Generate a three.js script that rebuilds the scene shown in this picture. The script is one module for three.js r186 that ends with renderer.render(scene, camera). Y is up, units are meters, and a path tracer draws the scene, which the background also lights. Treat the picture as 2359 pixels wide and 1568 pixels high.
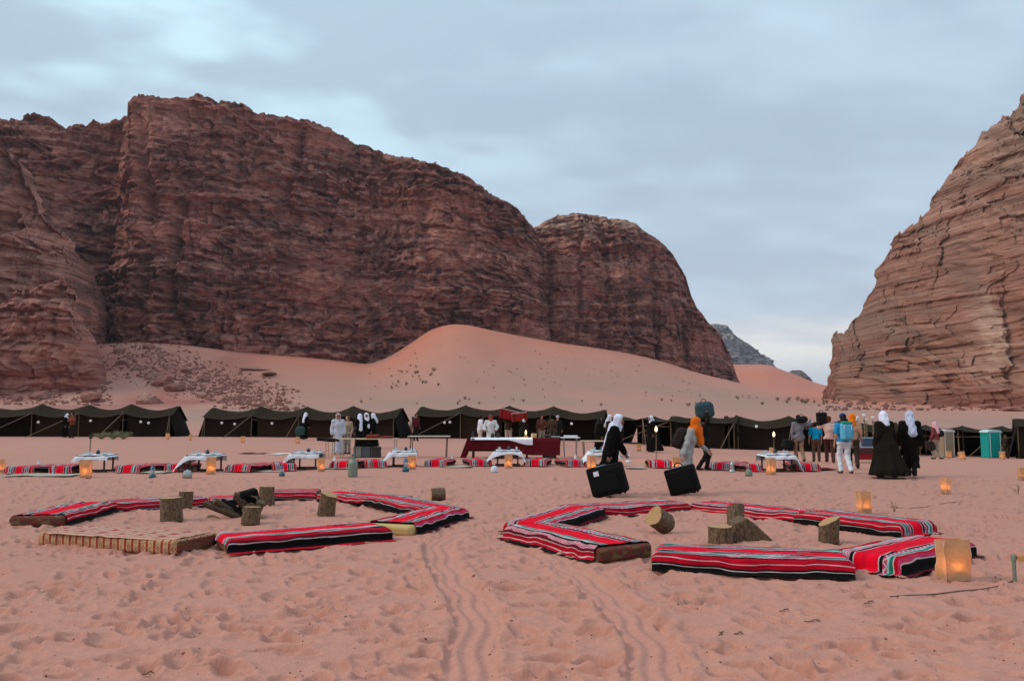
import * as THREE from 'three';
import { mergeGeometries } from 'three/addons/utils/BufferGeometryUtils.js';
import { RoundedBoxGeometry } from 'three/addons/geometries/RoundedBoxGeometry.js';

// ---------------------------------------------------------------- camera, sky, sun, exposure
const W = 1024, HH = 680, EYE = 1.65, PITCH = 5.3 * Math.PI / 180, FOV = 45;
const scene = new THREE.Scene();
const camera = new THREE.PerspectiveCamera(FOV, W / HH, 0.1, 9000);
camera.position.set(0, EYE, 0);
camera.rotation.x = PITCH;
const renderer = new THREE.WebGLRenderer({ antialias: true });
renderer.setSize(W, HH);
renderer.shadowMap.enabled = true;
renderer.toneMapping = THREE.LinearToneMapping;
renderer.toneMappingExposure = 1.1;

const sun = new THREE.DirectionalLight(new THREE.Color(1.0, 0.82, 0.66), 1.4);
sun.position.set(-130, 105, 22);
sun.shadow.radius = 45;
sun.castShadow = true;
Object.assign(sun.shadow.camera, { left: -260, right: 260, top: 260, bottom: -260, near: 1, far: 1200 });
sun.shadow.mapSize.set(4096, 4096);
scene.fog = new THREE.FogExp2(new THREE.Color(0.62, 0.68, 0.78), 0.00008);
scene.add(sun, sun.target);

// ---------------------------------------------------------------- random numbers and noise
function rng(seed) { let s = seed >>> 0; return () => { s = (s + 0x6d2b79f5) >>> 0; let t = Math.imul(s ^ (s >>> 15), 1 | s); t = (t + Math.imul(t ^ (t >>> 7), 61 | t)) ^ t; return ((t ^ (t >>> 14)) >>> 0) / 4294967296; }; }
function hash3(i, j, k) { let h = Math.imul(i | 0, 374761393) ^ Math.imul(j | 0, 668265263) ^ Math.imul(k | 0, 1274126177); h = Math.imul(h ^ (h >>> 13), 1103515245); h ^= h >>> 16; return (h >>> 0) / 4294967296; }
const fade = (t) => t * t * t * (t * (t * 6 - 15) + 10);
function noise(x, y, z = 0) {                                        // value noise, -1 to 1
  const i = Math.floor(x), j = Math.floor(y), k = Math.floor(z), u = fade(x - i), v = fade(y - j), w = fade(z - k);
  const l = (a, b, t) => a + (b - a) * t;
  const p = (kk) => l(l(hash3(i, j, kk), hash3(i + 1, j, kk), u), l(hash3(i, j + 1, kk), hash3(i + 1, j + 1, kk), u), v);
  const a = p(k);
  return (w < 1e-9 ? a : l(a, p(k + 1), w)) * 2 - 1;
}
function fbm(x, y, z, n = 4) { let s = 0, a = 0.5; for (let o = 0; o < n; o++) { s += a * noise(x, y, z + o * 7.31); x = x * 2.03 + 11.7; y = y * 2.03 - 5.3; z *= 2.03; a *= 0.5; } return s; }
const clamp = (x, a = 0, b = 1) => Math.min(b, Math.max(a, x));
const sstep = (a, b, x) => { const t = clamp((x - a) / (b - a)); return t * t * (3 - 2 * t); };
const mix = (a, b, t) => a + (b - a) * t;
function curve(pts, x) {                                             // piecewise linear profile [[x, y], ...]
  if (x <= pts[0][0]) return pts[0][1];
  for (let i = 1; i < pts.length; i++) if (x <= pts[i][0]) { const [a, b] = [pts[i - 1], pts[i]]; return mix(a[1], b[1], (x - a[0]) / (b[0] - a[0])); }
  return pts[pts.length - 1][1];
}
function smoothCurve(pts, x) {                                       // the same, rounded (Catmull-Rom)
  const n = pts.length;
  if (x <= pts[0][0]) return pts[0][1];
  if (x >= pts[n - 1][0]) return pts[n - 1][1];
  let i = 1; while (x > pts[i][0]) i++;
  const p0 = pts[Math.max(0, i - 2)], p1 = pts[i - 1], p2 = pts[i], p3 = pts[Math.min(n - 1, i + 1)], h = p2[0] - p1[0], t = (x - p1[0]) / h;
  const m1 = (p2[1] - p0[1]) / (p2[0] - p0[0] || 1) * h, m2 = (p3[1] - p1[1]) / (p3[0] - p1[0] || 1) * h, t2 = t * t, t3 = t2 * t;
  return (2 * t3 - 3 * t2 + 1) * p1[1] + (t3 - 2 * t2 + t) * m1 + (-2 * t3 + 3 * t2) * p2[1] + (t3 - t2) * m2;
}

// ---------------------------------------------------------------- sky: one even grey-blue cloud deck, drawn as an equirectangular picture
{
  const w = 2048, h = 1024, data = new Float32Array(w * h * 4);
  const lin = (c) => c.map((v) => Math.pow(v / 255, 2.2));
  const low = lin([205, 206, 214]), deck = lin([181, 203, 222]), grey = lin([167, 187, 207]), bright = lin([200, 232, 248]), gap = lin([228, 224, 218]);
  for (let j = 0; j < h; j++) for (let i = 0; i < w; i++) {
    const el = Math.max(0.001, ((j + 0.5) / h - 0.5) * Math.PI), az = ((i + 0.5) / w - 0.25) * 2 * Math.PI, e = Math.max(el, 0.004);   // az 0 straight ahead, positive to the right
    const az2 = az > Math.PI ? az - 2 * Math.PI : az, r = 1 / (Math.sin(e) + 0.12), cx = Math.sin(az2) * Math.cos(e) * r, cy = Math.cos(az2) * Math.cos(e) * r;
    const n1 = fbm(cx * 0.75 + cy * 0.35 + 3.1, cy * 1.1 - cx * 0.25, 1.7, 6), n2 = fbm(cx * 1.5 + 9, cy * 2.6 - cx * 0.5 + 4, 5.2, 5), n3 = fbm(cx * 5 + 2, cy * 7 - cx, 8.2, 4);
    const t = sstep(-0.4, 0.5, n1 + 0.5 * n2 + 0.4 * n3), sunward = Math.exp(-((az2 + 0.36) ** 2) / 0.16 - ((el - 0.5) ** 2) / 0.05), wisps = sstep(-0.1, 0.5, n1 * 0.5 + n2 * 0.8 + n3 * 0.5 + 0.2);
    const up = 1 + 0.75 * sstep(0.3, 1.4, el), edge = Math.exp(-el / 0.13), slit = Math.exp(-(((el - 0.078 - 0.02 * n2) / 0.03) ** 2)) * sstep(-0.35, 0.25, az2) * (1 - sstep(1.2, 2, az2)) * (0.8 + 0.5 * n2);
    for (let c = 0; c < 3; c++) {
      let v = mix(grey[c], deck[c], t);
      v = mix(v, bright[c], clamp(1.15 * sunward * (0.2 + 1.0 * wisps) + 0.22 * sstep(0.1, 0.5, n2)));
      v = mix(v, low[c], 0.75 * edge);
      v = mix(v, gap[c] * 1.15, clamp(slit));
      data[(j * w + i) * 4 + c] = v * up;
    }
    data[(j * w + i) * 4 + 3] = 1;
  }
  const sky = new THREE.DataTexture(data, w, h, THREE.RGBAFormat, THREE.FloatType);
  sky.mapping = THREE.EquirectangularReflectionMapping; sky.magFilter = sky.minFilter = THREE.LinearFilter; sky.needsUpdate = true;
  scene.background = sky; scene.environment = sky; scene.environmentIntensity = 1; scene.backgroundIntensity = 1;
}

// ---------------------------------------------------------------- measuring: where things stand (photograph measured on a 2358 x 1568 enlargement)
const F = HH / 2 / Math.tan(FOV * Math.PI / 360), SX = W / 2358, SY = HH / 1568, cp = Math.cos(PITCH), sp = Math.sin(PITCH);
function dirOf(xv, yv) { const u = (xv * SX - W / 2) / F, v = (HH / 2 - yv * SY) / F; return [u, sp + v * cp, cp - v * sp]; }     // right, up, ahead
function at(xv, yv, d) { const [a, b, c] = dirOf(xv, yv), k = d / c; return new THREE.Vector3(a * k, EYE + b * k, -d); }
const heightAt = (yv, d) => at(1179, yv, d).y;

// ---------------------------------------------------------------- the lie of the land
const SAND_TOP = [[-900, 800], [0, 790], [240, 792], [320, 788], [420, 795], [560, 812], [700, 824], [800, 835], [845, 838], [880, 828], [920, 806], [965, 776], [1000, 757], [1040, 748], [1080, 750], [1150, 765], [1250, 784], [1430, 812], [1520, 832], [1600, 857], [1700, 882], [1790, 903], [1900, 918], [2050, 926], [2200, 936], [2358, 944], [3300, 950]];
const DEEP = [[-900, 330], [0, 345], [300, 365], [850, 405], [1060, 390], [1250, 430], [1700, 470], [1900, 330], [2000, 255], [2358, 205], [3300, 190]];
const CAMP = [[-0.7, 0.2], [-0.3, 0.2], [0, 0.12], [0.08, 0.02], [0.2, -0.3], [0.35, -0.55], [0.5, -0.9], [0.75, -1.05]];
const viewX = (t) => 1179 + t * 1900;
function lie(x, d) {
  const t = d > 4 ? x / d : x / 4;
  let h = 0;
  if (d > 24) h += curve(CAMP, t) * sstep(26, 58, d);
  if (d > 70) {
    const xv = viewX(t), D = smoothCurve(DEEP, xv), top = heightAt(smoothCurve(SAND_TOP, xv), D), start = Math.min(235, D * 0.78);
    const plain = (q) => 5.4 * Math.pow(clamp((q - 66) / 175, 0, 1.25), 1.25);
    h = mix(h, 0, sstep(70, 120, d)) + plain(Math.min(d, start));
    if (d > start) {
      const k = (d - start) / (D - start), b = plain(start);
      h = mix(b, Math.max(top, b), k < 1 ? mix(k, k * k * (3 - 2 * k), 0.75) : 1 + 0.12 * Math.min(k - 1, 1));
    }
    h += 0.5 * fbm(x / 40, d / 40, 2.2, 3) * sstep(70, 130, d) + 0.12 * fbm(x / 7, d / 7, 4.2, 3) * sstep(50, 90, d);
  }
  return h;
}
function G(xv, yv, lift = 0) {                                       // the point of the ground under a direction
  const [a, b, c] = dirOf(xv, yv);
  let d = 2.5, step = 0.5;
  for (; d < 460; d += step) { if (EYE + b / c * d < lie(a / c * d, d) + lift) break; step = d * 0.02; }
  let lo = Math.max(0.5, d - step), hi = d;
  for (let k = 0; k < 24; k++) { const m = (lo + hi) / 2; if (EYE + b / c * m < lie(a / c * m, m) + lift) hi = m; else lo = m; }
  return new THREE.Vector3(a / c * hi, lie(a / c * hi, hi), -hi);
}
function onGround(xv, d) { const [a, , c] = dirOf(xv, 960), x = a / c * d; return new THREE.Vector3(x, lie(x, d), -d); }

// ---------------------------------------------------------------- scene helpers
const used = new Map();
function numbered(name) { const n = used.get(name) || 0; used.set(name, n + 1); return n ? name + '_' + String(n).padStart(3, '0') : name; }
function tag(o, label, category, group, kind) { o.userData.label = label; if (category) o.userData.category = category; if (group) o.userData.group = group; if (kind) o.userData.kind = kind; return o; }
function mesh(name, geo, mat, parent, shadow = true) { const m = new THREE.Mesh(geo, mat); m.name = parent ? name : numbered(name); m.castShadow = m.receiveShadow = shadow; (parent || scene).add(m); return m; }
function thing(name, label, category, pos, turn = 0, group) { const g = new THREE.Group(); g.name = numbered(name); scene.add(g); if (pos) g.position.copy(pos); g.rotation.y = turn; return tag(g, label, category, group); }
function twin(src, name, label, pos, turn = 0, scale = 1) { const g = src.clone(); g.name = numbered(name); g.userData = { ...src.userData }; if (label) g.userData.label = label; g.position.copy(pos); g.rotation.y = turn; g.scale.setScalar(scale); scene.add(g); return g; }
const V = (x, y, z) => new THREE.Vector3(x, y, z);
function clean(g) { const o = new THREE.BufferGeometry(); for (const n of ['position', 'normal', 'uv']) if (g.attributes[n]) o.setAttribute(n, g.attributes[n]); if (g.index) { o.setIndex(g.index); return o.toNonIndexed(); } return o; }
const join = (list) => mergeGeometries(list.map(clean));
function bar(a, b, r0, r1 = r0, seg = 8) { const d = b.clone().sub(a), g = new THREE.CylinderGeometry(r1, r0, d.length(), seg, 1); g.applyQuaternion(new THREE.Quaternion().setFromUnitVectors(V(0, 1, 0), d.normalize())); const m = a.clone().add(b).multiplyScalar(0.5); g.translate(m.x, m.y, m.z); return g; }
function box(w, h, d, x = 0, y = 0, z = 0, r = 0.01) { const g = r ? new RoundedBoxGeometry(w, h, d, 2, Math.min(r, w / 2.1, h / 2.1, d / 2.1)) : new THREE.BoxGeometry(w, h, d); g.translate(x, y, z); return g; }
const lathe = (pts, seg = 16) => new THREE.LatheGeometry(pts.map(([r, y]) => new THREE.Vector2(r, y)), seg);
function sheet(nu, nv, f, uvf) {                                     // a grid surface; f(i / nu, j / nv) gives [x, y, z]
  const p = new Float32Array((nu + 1) * (nv + 1) * 3), uv = new Float32Array((nu + 1) * (nv + 1) * 2), idx = [];
  for (let j = 0; j <= nv; j++) for (let i = 0; i <= nu; i++) { const k = j * (nu + 1) + i, q = f(i / nu, j / nv); p.set(q, k * 3); uv.set(uvf ? uvf(i / nu, j / nv, q) : [i / nu, j / nv], k * 2); }
  for (let j = 0; j < nv; j++) for (let i = 0; i < nu; i++) { const a = j * (nu + 1) + i, b = a + 1, c = a + nu + 1, d = c + 1; idx.push(a, b, d, a, d, c); }
  const g = new THREE.BufferGeometry();
  g.setAttribute('position', new THREE.BufferAttribute(p, 3)); g.setAttribute('uv', new THREE.BufferAttribute(uv, 2)); g.setIndex(idx); g.computeVertexNormals();
  return g;
}
function colored(g, f) { const p = g.attributes.position, c = new Float32Array(p.count * 3); for (let i = 0; i < p.count; i++) c.set(f(p.getX(i), p.getY(i), p.getZ(i), i), i * 3); g.setAttribute('color', new THREE.BufferAttribute(c, 3)); return g; }
function picture(w, h, f, srgb = true) {
  const d = new Uint8Array(w * h * 4);
  for (let j = 0; j < h; j++) for (let i = 0; i < w; i++) { const c = f(i, j); const k = (j * w + i) * 4; if (typeof c === 'number') d[k] = d[k + 1] = d[k + 2] = clamp(c) * 255; else for (let q = 0; q < 3; q++) d[k + q] = clamp(c[q], 0, 255); d[k + 3] = 255; }
  const t = new THREE.DataTexture(d, w, h); t.wrapS = t.wrapT = THREE.RepeatWrapping; t.magFilter = THREE.LinearFilter; t.minFilter = THREE.LinearMipmapLinearFilter; t.generateMipmaps = true; if (srgb) t.colorSpace = THREE.SRGBColorSpace; t.needsUpdate = true; return t;
}
function wrapNoise(x, y, px, py, seed) {                             // value noise that repeats every px, py cells
  const i = Math.floor(x), j = Math.floor(y), u = fade(x - i), v = fade(y - j), m = (a, n) => ((a % n) + n) % n, q = (a, b) => hash3(m(a, px), m(b, py), seed);
  return mix(mix(q(i, j), q(i + 1, j), u), mix(q(i, j + 1), q(i + 1, j + 1), u), v) * 2 - 1;
}
const cloth = (o) => new THREE.MeshPhysicalMaterial({ roughness: 1, metalness: 0, side: THREE.DoubleSide, specularIntensity: 0.2, ...o });
const mat = (o) => new THREE.MeshStandardMaterial({ roughness: 0.9, metalness: 0, side: THREE.DoubleSide, ...o });

// ---------------------------------------------------------------- ground: one sheet of sand, with footprints and tyre ruts in the near part
const ruts = [
  [[1078, 1640], [1084, 1500], [1098, 1430], [1078, 1385], [1040, 1330], [1012, 1282], [1008, 1258], [1030, 1240], [1065, 1220]],
  [[1530, 1660], [1512, 1560], [1496, 1480], [1430, 1405], [1360, 1345], [1290, 1300], [1235, 1270]],
].map((line) => new THREE.CatmullRomCurve3(line.map(([x, y]) => G(x, y).setY(0))).getSpacedPoints(160));
const prints = new Map();
{
  const R = rng(11);
  for (let n = 0; n < 5200; n++) {
    const d = 3.6 + 19 * Math.pow(R(), 0.8), x = (R() * 2 - 1) * (d * 0.78 + 0.5), a = -0.5 + (R() - 0.5) * 1.7, L = 0.10 + 0.11 * R(), w = 0.055 + 0.05 * R(), dep = 0.012 + 0.023 * R();
    const p = { x, d, c: Math.cos(a), s: Math.sin(a), L, w, dep };
    for (let i = Math.floor((x - 0.35) / 0.5); i <= Math.floor((x + 0.35) / 0.5); i++) for (let j = Math.floor((d - 0.35) / 0.5); j <= Math.floor((d + 0.35) / 0.5); j++) { const k = i * 1000 + j; if (!prints.has(k)) prints.set(k, []); prints.get(k).push(p); }
  }
}
function rutAt(x, d) {                                               // [distance across the nearest rut, weight, distance along]
  let best = null;
  for (const line of ruts) {
    let bd = 1e9, bi = 0;
    for (let i = 0; i < line.length; i += 4) { const q = (line[i].x - x) ** 2 + (line[i].z + d) ** 2; if (q < bd) { bd = q; bi = i; } }
    if (bd > 2.2) continue;
    for (let i = Math.max(1, bi - 5); i <= Math.min(line.length - 1, bi + 5); i++) {
      const a = line[i - 1], b = line[i], ex = b.x - a.x, ez = b.z - a.z, l2 = ex * ex + ez * ez, t = clamp(((x - a.x) * ex + (-d - a.z) * ez) / l2), qx = x - a.x - ex * t, qz = -d - a.z - ez * t, q = Math.hypot(qx, qz);
      if (!best || q < best.q) best = { q, side: Math.sign(ex * qz - ez * qx), along: (i + t) / line.length };
    }
  }
  return best;
}
function nearRelief(x, d) {
  let h = 0.035 * fbm(x * 0.9 + d * 0.25, d * 0.9, 0.3, 3) + 0.022 * fbm(x * 2.6 + d * 0.9, d * 2.9 - x * 0.8, 3.3, 3), foot = 0;
  const list = prints.get(Math.floor(x / 0.5) * 1000 + Math.floor(d / 0.5));
  if (list) for (const p of list) {
    const ax = x - p.x, ay = d - p.d, u = (ax * p.c + ay * p.s) / p.L, v = (-ax * p.s + ay * p.c) / p.w, q = u * u + v * v;
    if (q < 4) foot += p.dep * (-1.25 * Math.exp(-q * q * q * 1.1) + 0.45 * Math.exp(-((Math.sqrt(q) - 1.25) ** 2) * 9));
  }
  const r = d < 16 ? rutAt(x, d) : null;
  if (r && r.q < 0.5) {
    const fadeAway = sstep(1, 0.75, r.along), c = r.q * r.side, wv = 0.028 * Math.sin(r.along * 41 + 0.6 * Math.sin(r.along * 13)) + 0.012 * Math.sin(r.along * 23 + 1), inside = sstep(0.21, 0.15, r.q) * fadeAway;
    h = mix(h, h * 0.35, inside); foot *= 1 - inside;
    h += fadeAway * (-0.03 * sstep(0.2, 0.16, r.q) + 0.011 * Math.sin((c + wv) * 2 * Math.PI / 0.13) * sstep(0.2, 0.15, r.q) + 0.028 * Math.exp(-(((r.q - 0.24) / 0.05) ** 2)) * (0.7 + 0.5 * noise(r.along * 60, r.side * 3)));
  }
  return h + foot;
}
const sandGrain = picture(512, 512, (i, j) => { const n = 0.5 * wrapNoise(i / 4, j / 4, 128, 128, 3) + 0.3 * wrapNoise(i / 16, j / 16, 32, 32, 4) + 0.35 * (hash3(i, j, 9) * 2 - 1); return [236 + 13 * n, 233 + 15 * n, 230 + 16 * n]; });
const sandBump = picture(512, 512, (i, j) => 0.5 + 0.2 * wrapNoise(i / 5, j / 5, 103, 103, 5) + 0.2 * wrapNoise(i / 20, j / 14, 26, 37, 6) + 0.12 * (hash3(i, j, 12) - 0.5), false);
{
  const rows = [-60, -25, -8, -2, 1, 2.2, 3, 3.5];
  for (let k = 0, a = 1 / 3.8, b = 1 / 26; k <= 440; k++) rows.push(1 / mix(a, b, k / 440));
  for (let k = 1; k <= 190; k++) rows.push(26 * Math.pow(520 / 26, k / 190));
  for (const d of [600, 750, 1000, 1500, 2500, 4000, 7000]) rows.push(d);
  const cols = [];
  for (const t of [6, 4, 3, 2.2, 1.6, 1.3, 1.1, 0.95, 0.85, 0.78]) cols.push(-t);
  for (let k = 0; k <= 920; k++) cols.push(mix(-0.73, 0.73, k / 920));
  for (const t of [0.78, 0.85, 0.95, 1.1, 1.3, 1.6, 2.2, 3, 4, 6]) cols.push(t);
  const nu = cols.length - 1, nv = rows.length - 1, col = new Float32Array((nu + 1) * (nv + 1) * 3);
  const pale = [0.555, 0.258, 0.184], warm = [0.66, 0.222, 0.125], gravel = [0.4, 0.25, 0.19], plum = [0.4, 0.135, 0.1];
  const g = sheet(nu, nv, (a, b) => {
    const i = Math.round(a * nu), j = Math.round(b * nv), d = rows[j], x = cols[i] * Math.max(d, 4);
    let h = lie(x, d);
    if (d < 40 && d > 0) h += nearRelief(x, d) * (1 - 0.6 * sstep(16, 40, d));
    if (d > 480) h = mix(h, -6, sstep(480, 700, d));
    const k = (j * (nu + 1) + i) * 3, xv = viewX(x / Math.max(d, 4)), big = fbm(x / 9, d / 14, 1.1, 3), D = smoothCurve(DEEP, xv), up = sstep(0.7, 0.97, d / D), n = fbm(x / 26, d / 34, 6.1, 4);
    let stony = sstep(66, 120, d) * (1 - 0.85 * sstep(0.6, 0.86, d / D)) * clamp(0.8 + 1.0 * n), scree = d > 150 ? sstep(700, 480, xv + 130 * n) * sstep(150, 230, d) * clamp(0.75 + 1.6 * n) : 0;
    const slipFace = clamp(up * (0.55 + 0.5 * sstep(1500, 1000, xv) * sstep(850, 1000, xv) + 0.7 * n));
    for (let c = 0; c < 3; c++) {
      let v = pale[c] * (1 + 0.1 * big);
      v = mix(v, gravel[c], stony * 0.8); v = mix(v, warm[c], slipFace); v = mix(v, plum[c], scree);
      col[k + c] = v;
    }
    return [x, h, -d];
  }, (a, b, q) => [q[0] / 1.7, q[2] / 1.7]);
  g.setAttribute('color', new THREE.BufferAttribute(col, 3));
  tag(mesh('ground', g, mat({ vertexColors: true, map: sandGrain, bumpMap: sandBump, bumpScale: 0.008, roughness: 1 })), 'pink desert sand with footprints and tyre ruts, rising to a dune behind the tents', 'sand', null, 'structure');
}

// ---------------------------------------------------------------- cliffs
const rockMap = picture(1024, 1024, (i, j) => {
  const x = i / 1024, y = j / 1024, dip = 0.012 * wrapNoise(x * 6, y * 4, 6, 4, 21) + 0.006 * wrapNoise(x * 18, y * 9, 18, 9, 22);
  const bed = wrapNoise(x * 3, (y + dip) * 46, 3, 46, 23) * 0.5 + wrapNoise(x * 9, (y + dip) * 120, 9, 120, 24) * 0.5, blotch = wrapNoise(x * 9, y * 12, 9, 12, 25) * 0.5 + wrapNoise(x * 30, y * 44, 30, 44, 26) * 0.35 + wrapNoise(x * 110, y * 160, 110, 160, 27) * 0.3;
  const streak = wrapNoise(x * 60, y * 5, 60, 5, 28) * 0.5, g = 0.5 * bed + 0.55 * blotch + 0.3 * streak + 0.3 * (hash3(i, j, 29) - 0.5);
  return [186 + 58 * g, 182 + 62 * g, 178 + 62 * g];
});
const rockBump = picture(1024, 1024, (i, j) => {
  const x = i / 1024, y = j / 1024, dip = 0.012 * wrapNoise(x * 6, y * 4, 6, 4, 21) + 0.006 * wrapNoise(x * 18, y * 9, 18, 9, 22);
  const bed = wrapNoise(x * 4, (y + dip) * 46, 4, 46, 23) * 0.5 + wrapNoise(x * 14, (y + dip) * 120, 14, 120, 24) * 0.5;
  return 0.5 + 0.22 * bed + 0.16 * wrapNoise(x * 26, y * 40, 26, 40, 31) + 0.12 * wrapNoise(x * 90, y * 130, 90, 130, 32);
}, false);
const rockMat = mat({ vertexColors: true, map: rockMap, bumpMap: rockBump, bumpScale: 1.3, roughness: 1 });
const cell = (x, y, s) => hash3(Math.floor(x), Math.floor(y), s) * 2 - 1;
function ledges(x, y, o) {                                           // metres by which the rock face stands out at (x along, y up)
  const wx = x + 9 * noise(x / 40, y / 33, 4.4) + 3 * noise(x / 13, y / 11, 1.4), dip = y + 5 * noise(x / 80, y / 160, 0.5) + 2.2 * noise(x / 19, y / 17, 2.5) + 0.8 * noise(x / 6, y / 5, 3.1) + x * (o.dip || 0);
  const vx = x + 7 * noise(x / 60, y / 45, 4.4) + 2.5 * noise(x / 20, y / 12, 7.4), gully = Math.abs(noise(vx / 47 + o.seed * 1.37, y / 900, 1)), gully2 = Math.abs(noise(vx / 19 + o.seed * 3.1, y / 420, 6)), patch = clamp(0.5 + 1.3 * noise(x / 24, y / 18, 3.5 + o.seed));
  const mask = 0.3 + 0.9 * clamp(0.5 + noise(x / 30, y / 20, 3.5)), bx = wx / 5 + 0.9 * noise(x / 9, y / 7, 5);
  let v = o.big * fbm(x / 75, y / 90, 0.2 + o.seed, 3) + o.big * 0.55 * fbm(x / 20, y / 30, 5.2 + o.seed, 3);
  v -= o.crack * (1.8 * sstep(0.16, 0, gully) * (0.35 + 0.65 * clamp(0.5 + 1.6 * noise(x / 30, y / 34, 8.8))) + 1.0 * sstep(0.13, 0, gully2) * patch);
  const crack = Math.abs(noise(vx / 7, y / 60, 8)); v -= 0.4 * o.crack * sstep(0.09, 0, crack) * clamp(2 * patch - 0.7);
  const w = (q) => { const f = q - Math.floor(q); return mix(hash3(Math.floor(q), 3, 7), hash3(Math.floor(q) + 1, 3, 7), sstep(0.7, 1, f)) * 2 - 1; };
  v += 1.5 * o.bed * mask * (1.3 * w(dip / 7.5) + 1.0 * w(dip / 2.6 + 0.3 * noise(x / 12, 1))) + 1.5 * o.block * (1.5 * cell(bx, dip / 4.1, 11) * patch + 1.0 * cell(bx * 2.1, dip / 1.9, 12) * mask) + o.rough * (1.1 * fbm(x / 5, y / 3.6, 9.1, 3) + 2.0 * (o.flute || 0.5) * fbm(vx / 3.6, y / 34, 4.1, 3));
  return v;
}
function cliff(name, label, o, paint) {
  const { x0, x1, nu, nv, top, base, deep } = o, back = 5, pos = [], col = [];
  const g = sheet(nu, nv + back, (a, b) => {
    const j = Math.round(b * (nv + back)), xv = mix(x0, x1, a), v = Math.min(1, j / nv), D = smoothCurve(deep, xv), jag = (o.jag || 0) * (0.9 * cell(xv / 23, 0.5, 41) + 0.5 * noise(xv / 9, 2.5) + 0.8 * cell(xv / 7.3 + noise(xv / 11, 1), 1.5, 42));
    const yT = curve(top, xv) + jag, yB = curve(base, xv), yv = mix(yB, Math.min(yT, yB - 1), v), lean = o.lean * (0.55 * v + 0.45 * v * v * v), p = at(xv, yv, D + lean), q = p.x;
    let push = ledges(q, p.y, o) * (o.calm ? o.calm(xv, yv) : 1) * (0.25 + 0.75 * sstep(1, 0.97, v));
    if (o.clefts) for (const [ax, ay, bx2, by2, wd, dp] of o.clefts) { const t = clamp((yv - ay) / (by2 - ay)), off = Math.max(0, ay - yv, yv - by2) / 30, w2 = (xv + 5 * noise(yv / 14, ax) - mix(ax, bx2, t)) / wd; push -= (o.soft || 1) * dp * Math.exp(-w2 * w2 - off * off); }
    let z = p.z + push, y = p.y;
    if (j > nv) { const m = j - nv, go = [0, 4, 14, 30, 60, 110][m]; p.x *= (go - z) / -z; z -= go; y -= [0, 0.4, 2, 5, 14, 60][m]; }
    pos.push(xv, yv, push);
    return [p.x, y, z];
  }, (a, b, q) => [q[0] / 70, q[1] / 70]);
  colored(g, (x, y, z, i) => paint(pos[i * 3], pos[i * 3 + 1], x, y, pos[i * 3 + 2]));
  return tag(mesh(name, g, rockMat), label, 'cliff', null, 'structure');
}
const mix3 = (a, b, t) => [mix(a[0], b[0], t), mix(a[1], b[1], t), mix(a[2], b[2], t)];
const DARK = [0.2, 0.074, 0.055], RED = [0.55, 0.19, 0.13], ROSE = [0.76, 0.34, 0.245], PALE = [0.68, 0.42, 0.3], GREY = [0.31, 0.19, 0.145];
const chips = (x, y, dip) => 0.55 * cell(x / 5 + 0.18 * noise(x / 9, y / 7, 5), dip / 4.1, 11) + 0.5 * cell(x / 2.2 + 3, dip / 1.4, 51) + 0.5 * noise(x / 1.5, y / 0.7, 5.2);
function redRock(xv, yv, x, y, push) {
  const dip = y + 5 * noise(x / 80, y / 160, 0.5) + 2.2 * noise(x / 19, y / 17, 2.5) + 0.8 * noise(x / 6, y / 5, 3.1), bed = hash3(Math.floor(dip / 2.6), 5, 5) * 2 - 1, n = fbm(x / 30, y / 22, 3.3, 4), st = fbm(x / 3.2, y / 40, 6.6, 3), f = fbm(x / 4, y / 2.2, 8.1, 3), ch = chips(x, y, dip);
  let c = mix3(RED, DARK, clamp(0.36 + 0.9 * n + 0.3 * bed + 0.4 * st + 0.6 * f + 0.55 * ch));
  return mix3(c, ROSE, clamp(0.8 * fbm(x / 26 + 4, y / 14, 1.2, 4) + 0.6 * f + 0.2 * bed - 0.55 * ch + 0.3 * noise(x / 1.1, dip / 0.55, 7) - 0.08));
}
cliff('left_cliff', 'long dark red sandstone cliff of stacked ledges filling the left half', {
  clefts: [[318, 300, 336, 480, 14, 12], [336, 630, 308, 745, 20, 12], [412, 480, 396, 700, 12, 9], [392, 700, 440, 790, 30, 6], [692, 330, 655, 440, 12, 8], [975, 470, 985, 640, 10, 6], [1085, 460, 1075, 560, 8, 5], [560, 300, 540, 420, 9, 5], [830, 520, 815, 700, 9, 5]], soft: 0.55, flute: 0.35, seed: 1, x0: -420, x1: 1300, nu: 860, nv: 320, lean: 26, big: 6.5, crack: 3, bed: 1.0, block: 1.25, rough: 1.2, jag: 3.2, dip: 0.03,
  top: [[-420, 330], [-200, 240], [-60, 285], [0, 272], [38, 276], [62, 260], [90, 262], [120, 272], [148, 297], [170, 284], [196, 288], [215, 274], [235, 283], [262, 270], [292, 265], [294, 232], [330, 215], [372, 220], [424, 223], [452, 214], [480, 222], [500, 236], [540, 234], [600, 260], [650, 270], [664, 268], [735, 282], [775, 306], [835, 336], [900, 358], [960, 368], [1010, 380], [1045, 396], [1066, 397], [1105, 425], [1135, 452], [1165, 462], [1200, 490], [1225, 520], [1240, 545], [1260, 640], [1290, 760], [1300, 800]],
  base: [[-420, 900], [240, 870], [320, 830], [560, 850], [845, 872], [960, 830], [1060, 800], [1300, 830]],
  deep: [[-420, 330], [0, 352], [240, 368], [300, 352], [420, 358], [640, 380], [850, 402], [1000, 396], [1150, 408], [1230, 426], [1300, 470]],
}, (xv, yv, x, y, push) => {
  let c = redRock(xv, yv, x, y, push);
  const cut = Math.exp(-(((xv - 318 - (yv - 300) * 0.02) / 22) ** 2)) * sstep(560, 330, yv);
  return mix3(c, ROSE, clamp(cut * 0.6 * (0.5 + noise(x / 4, y / 12))));
});
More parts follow.
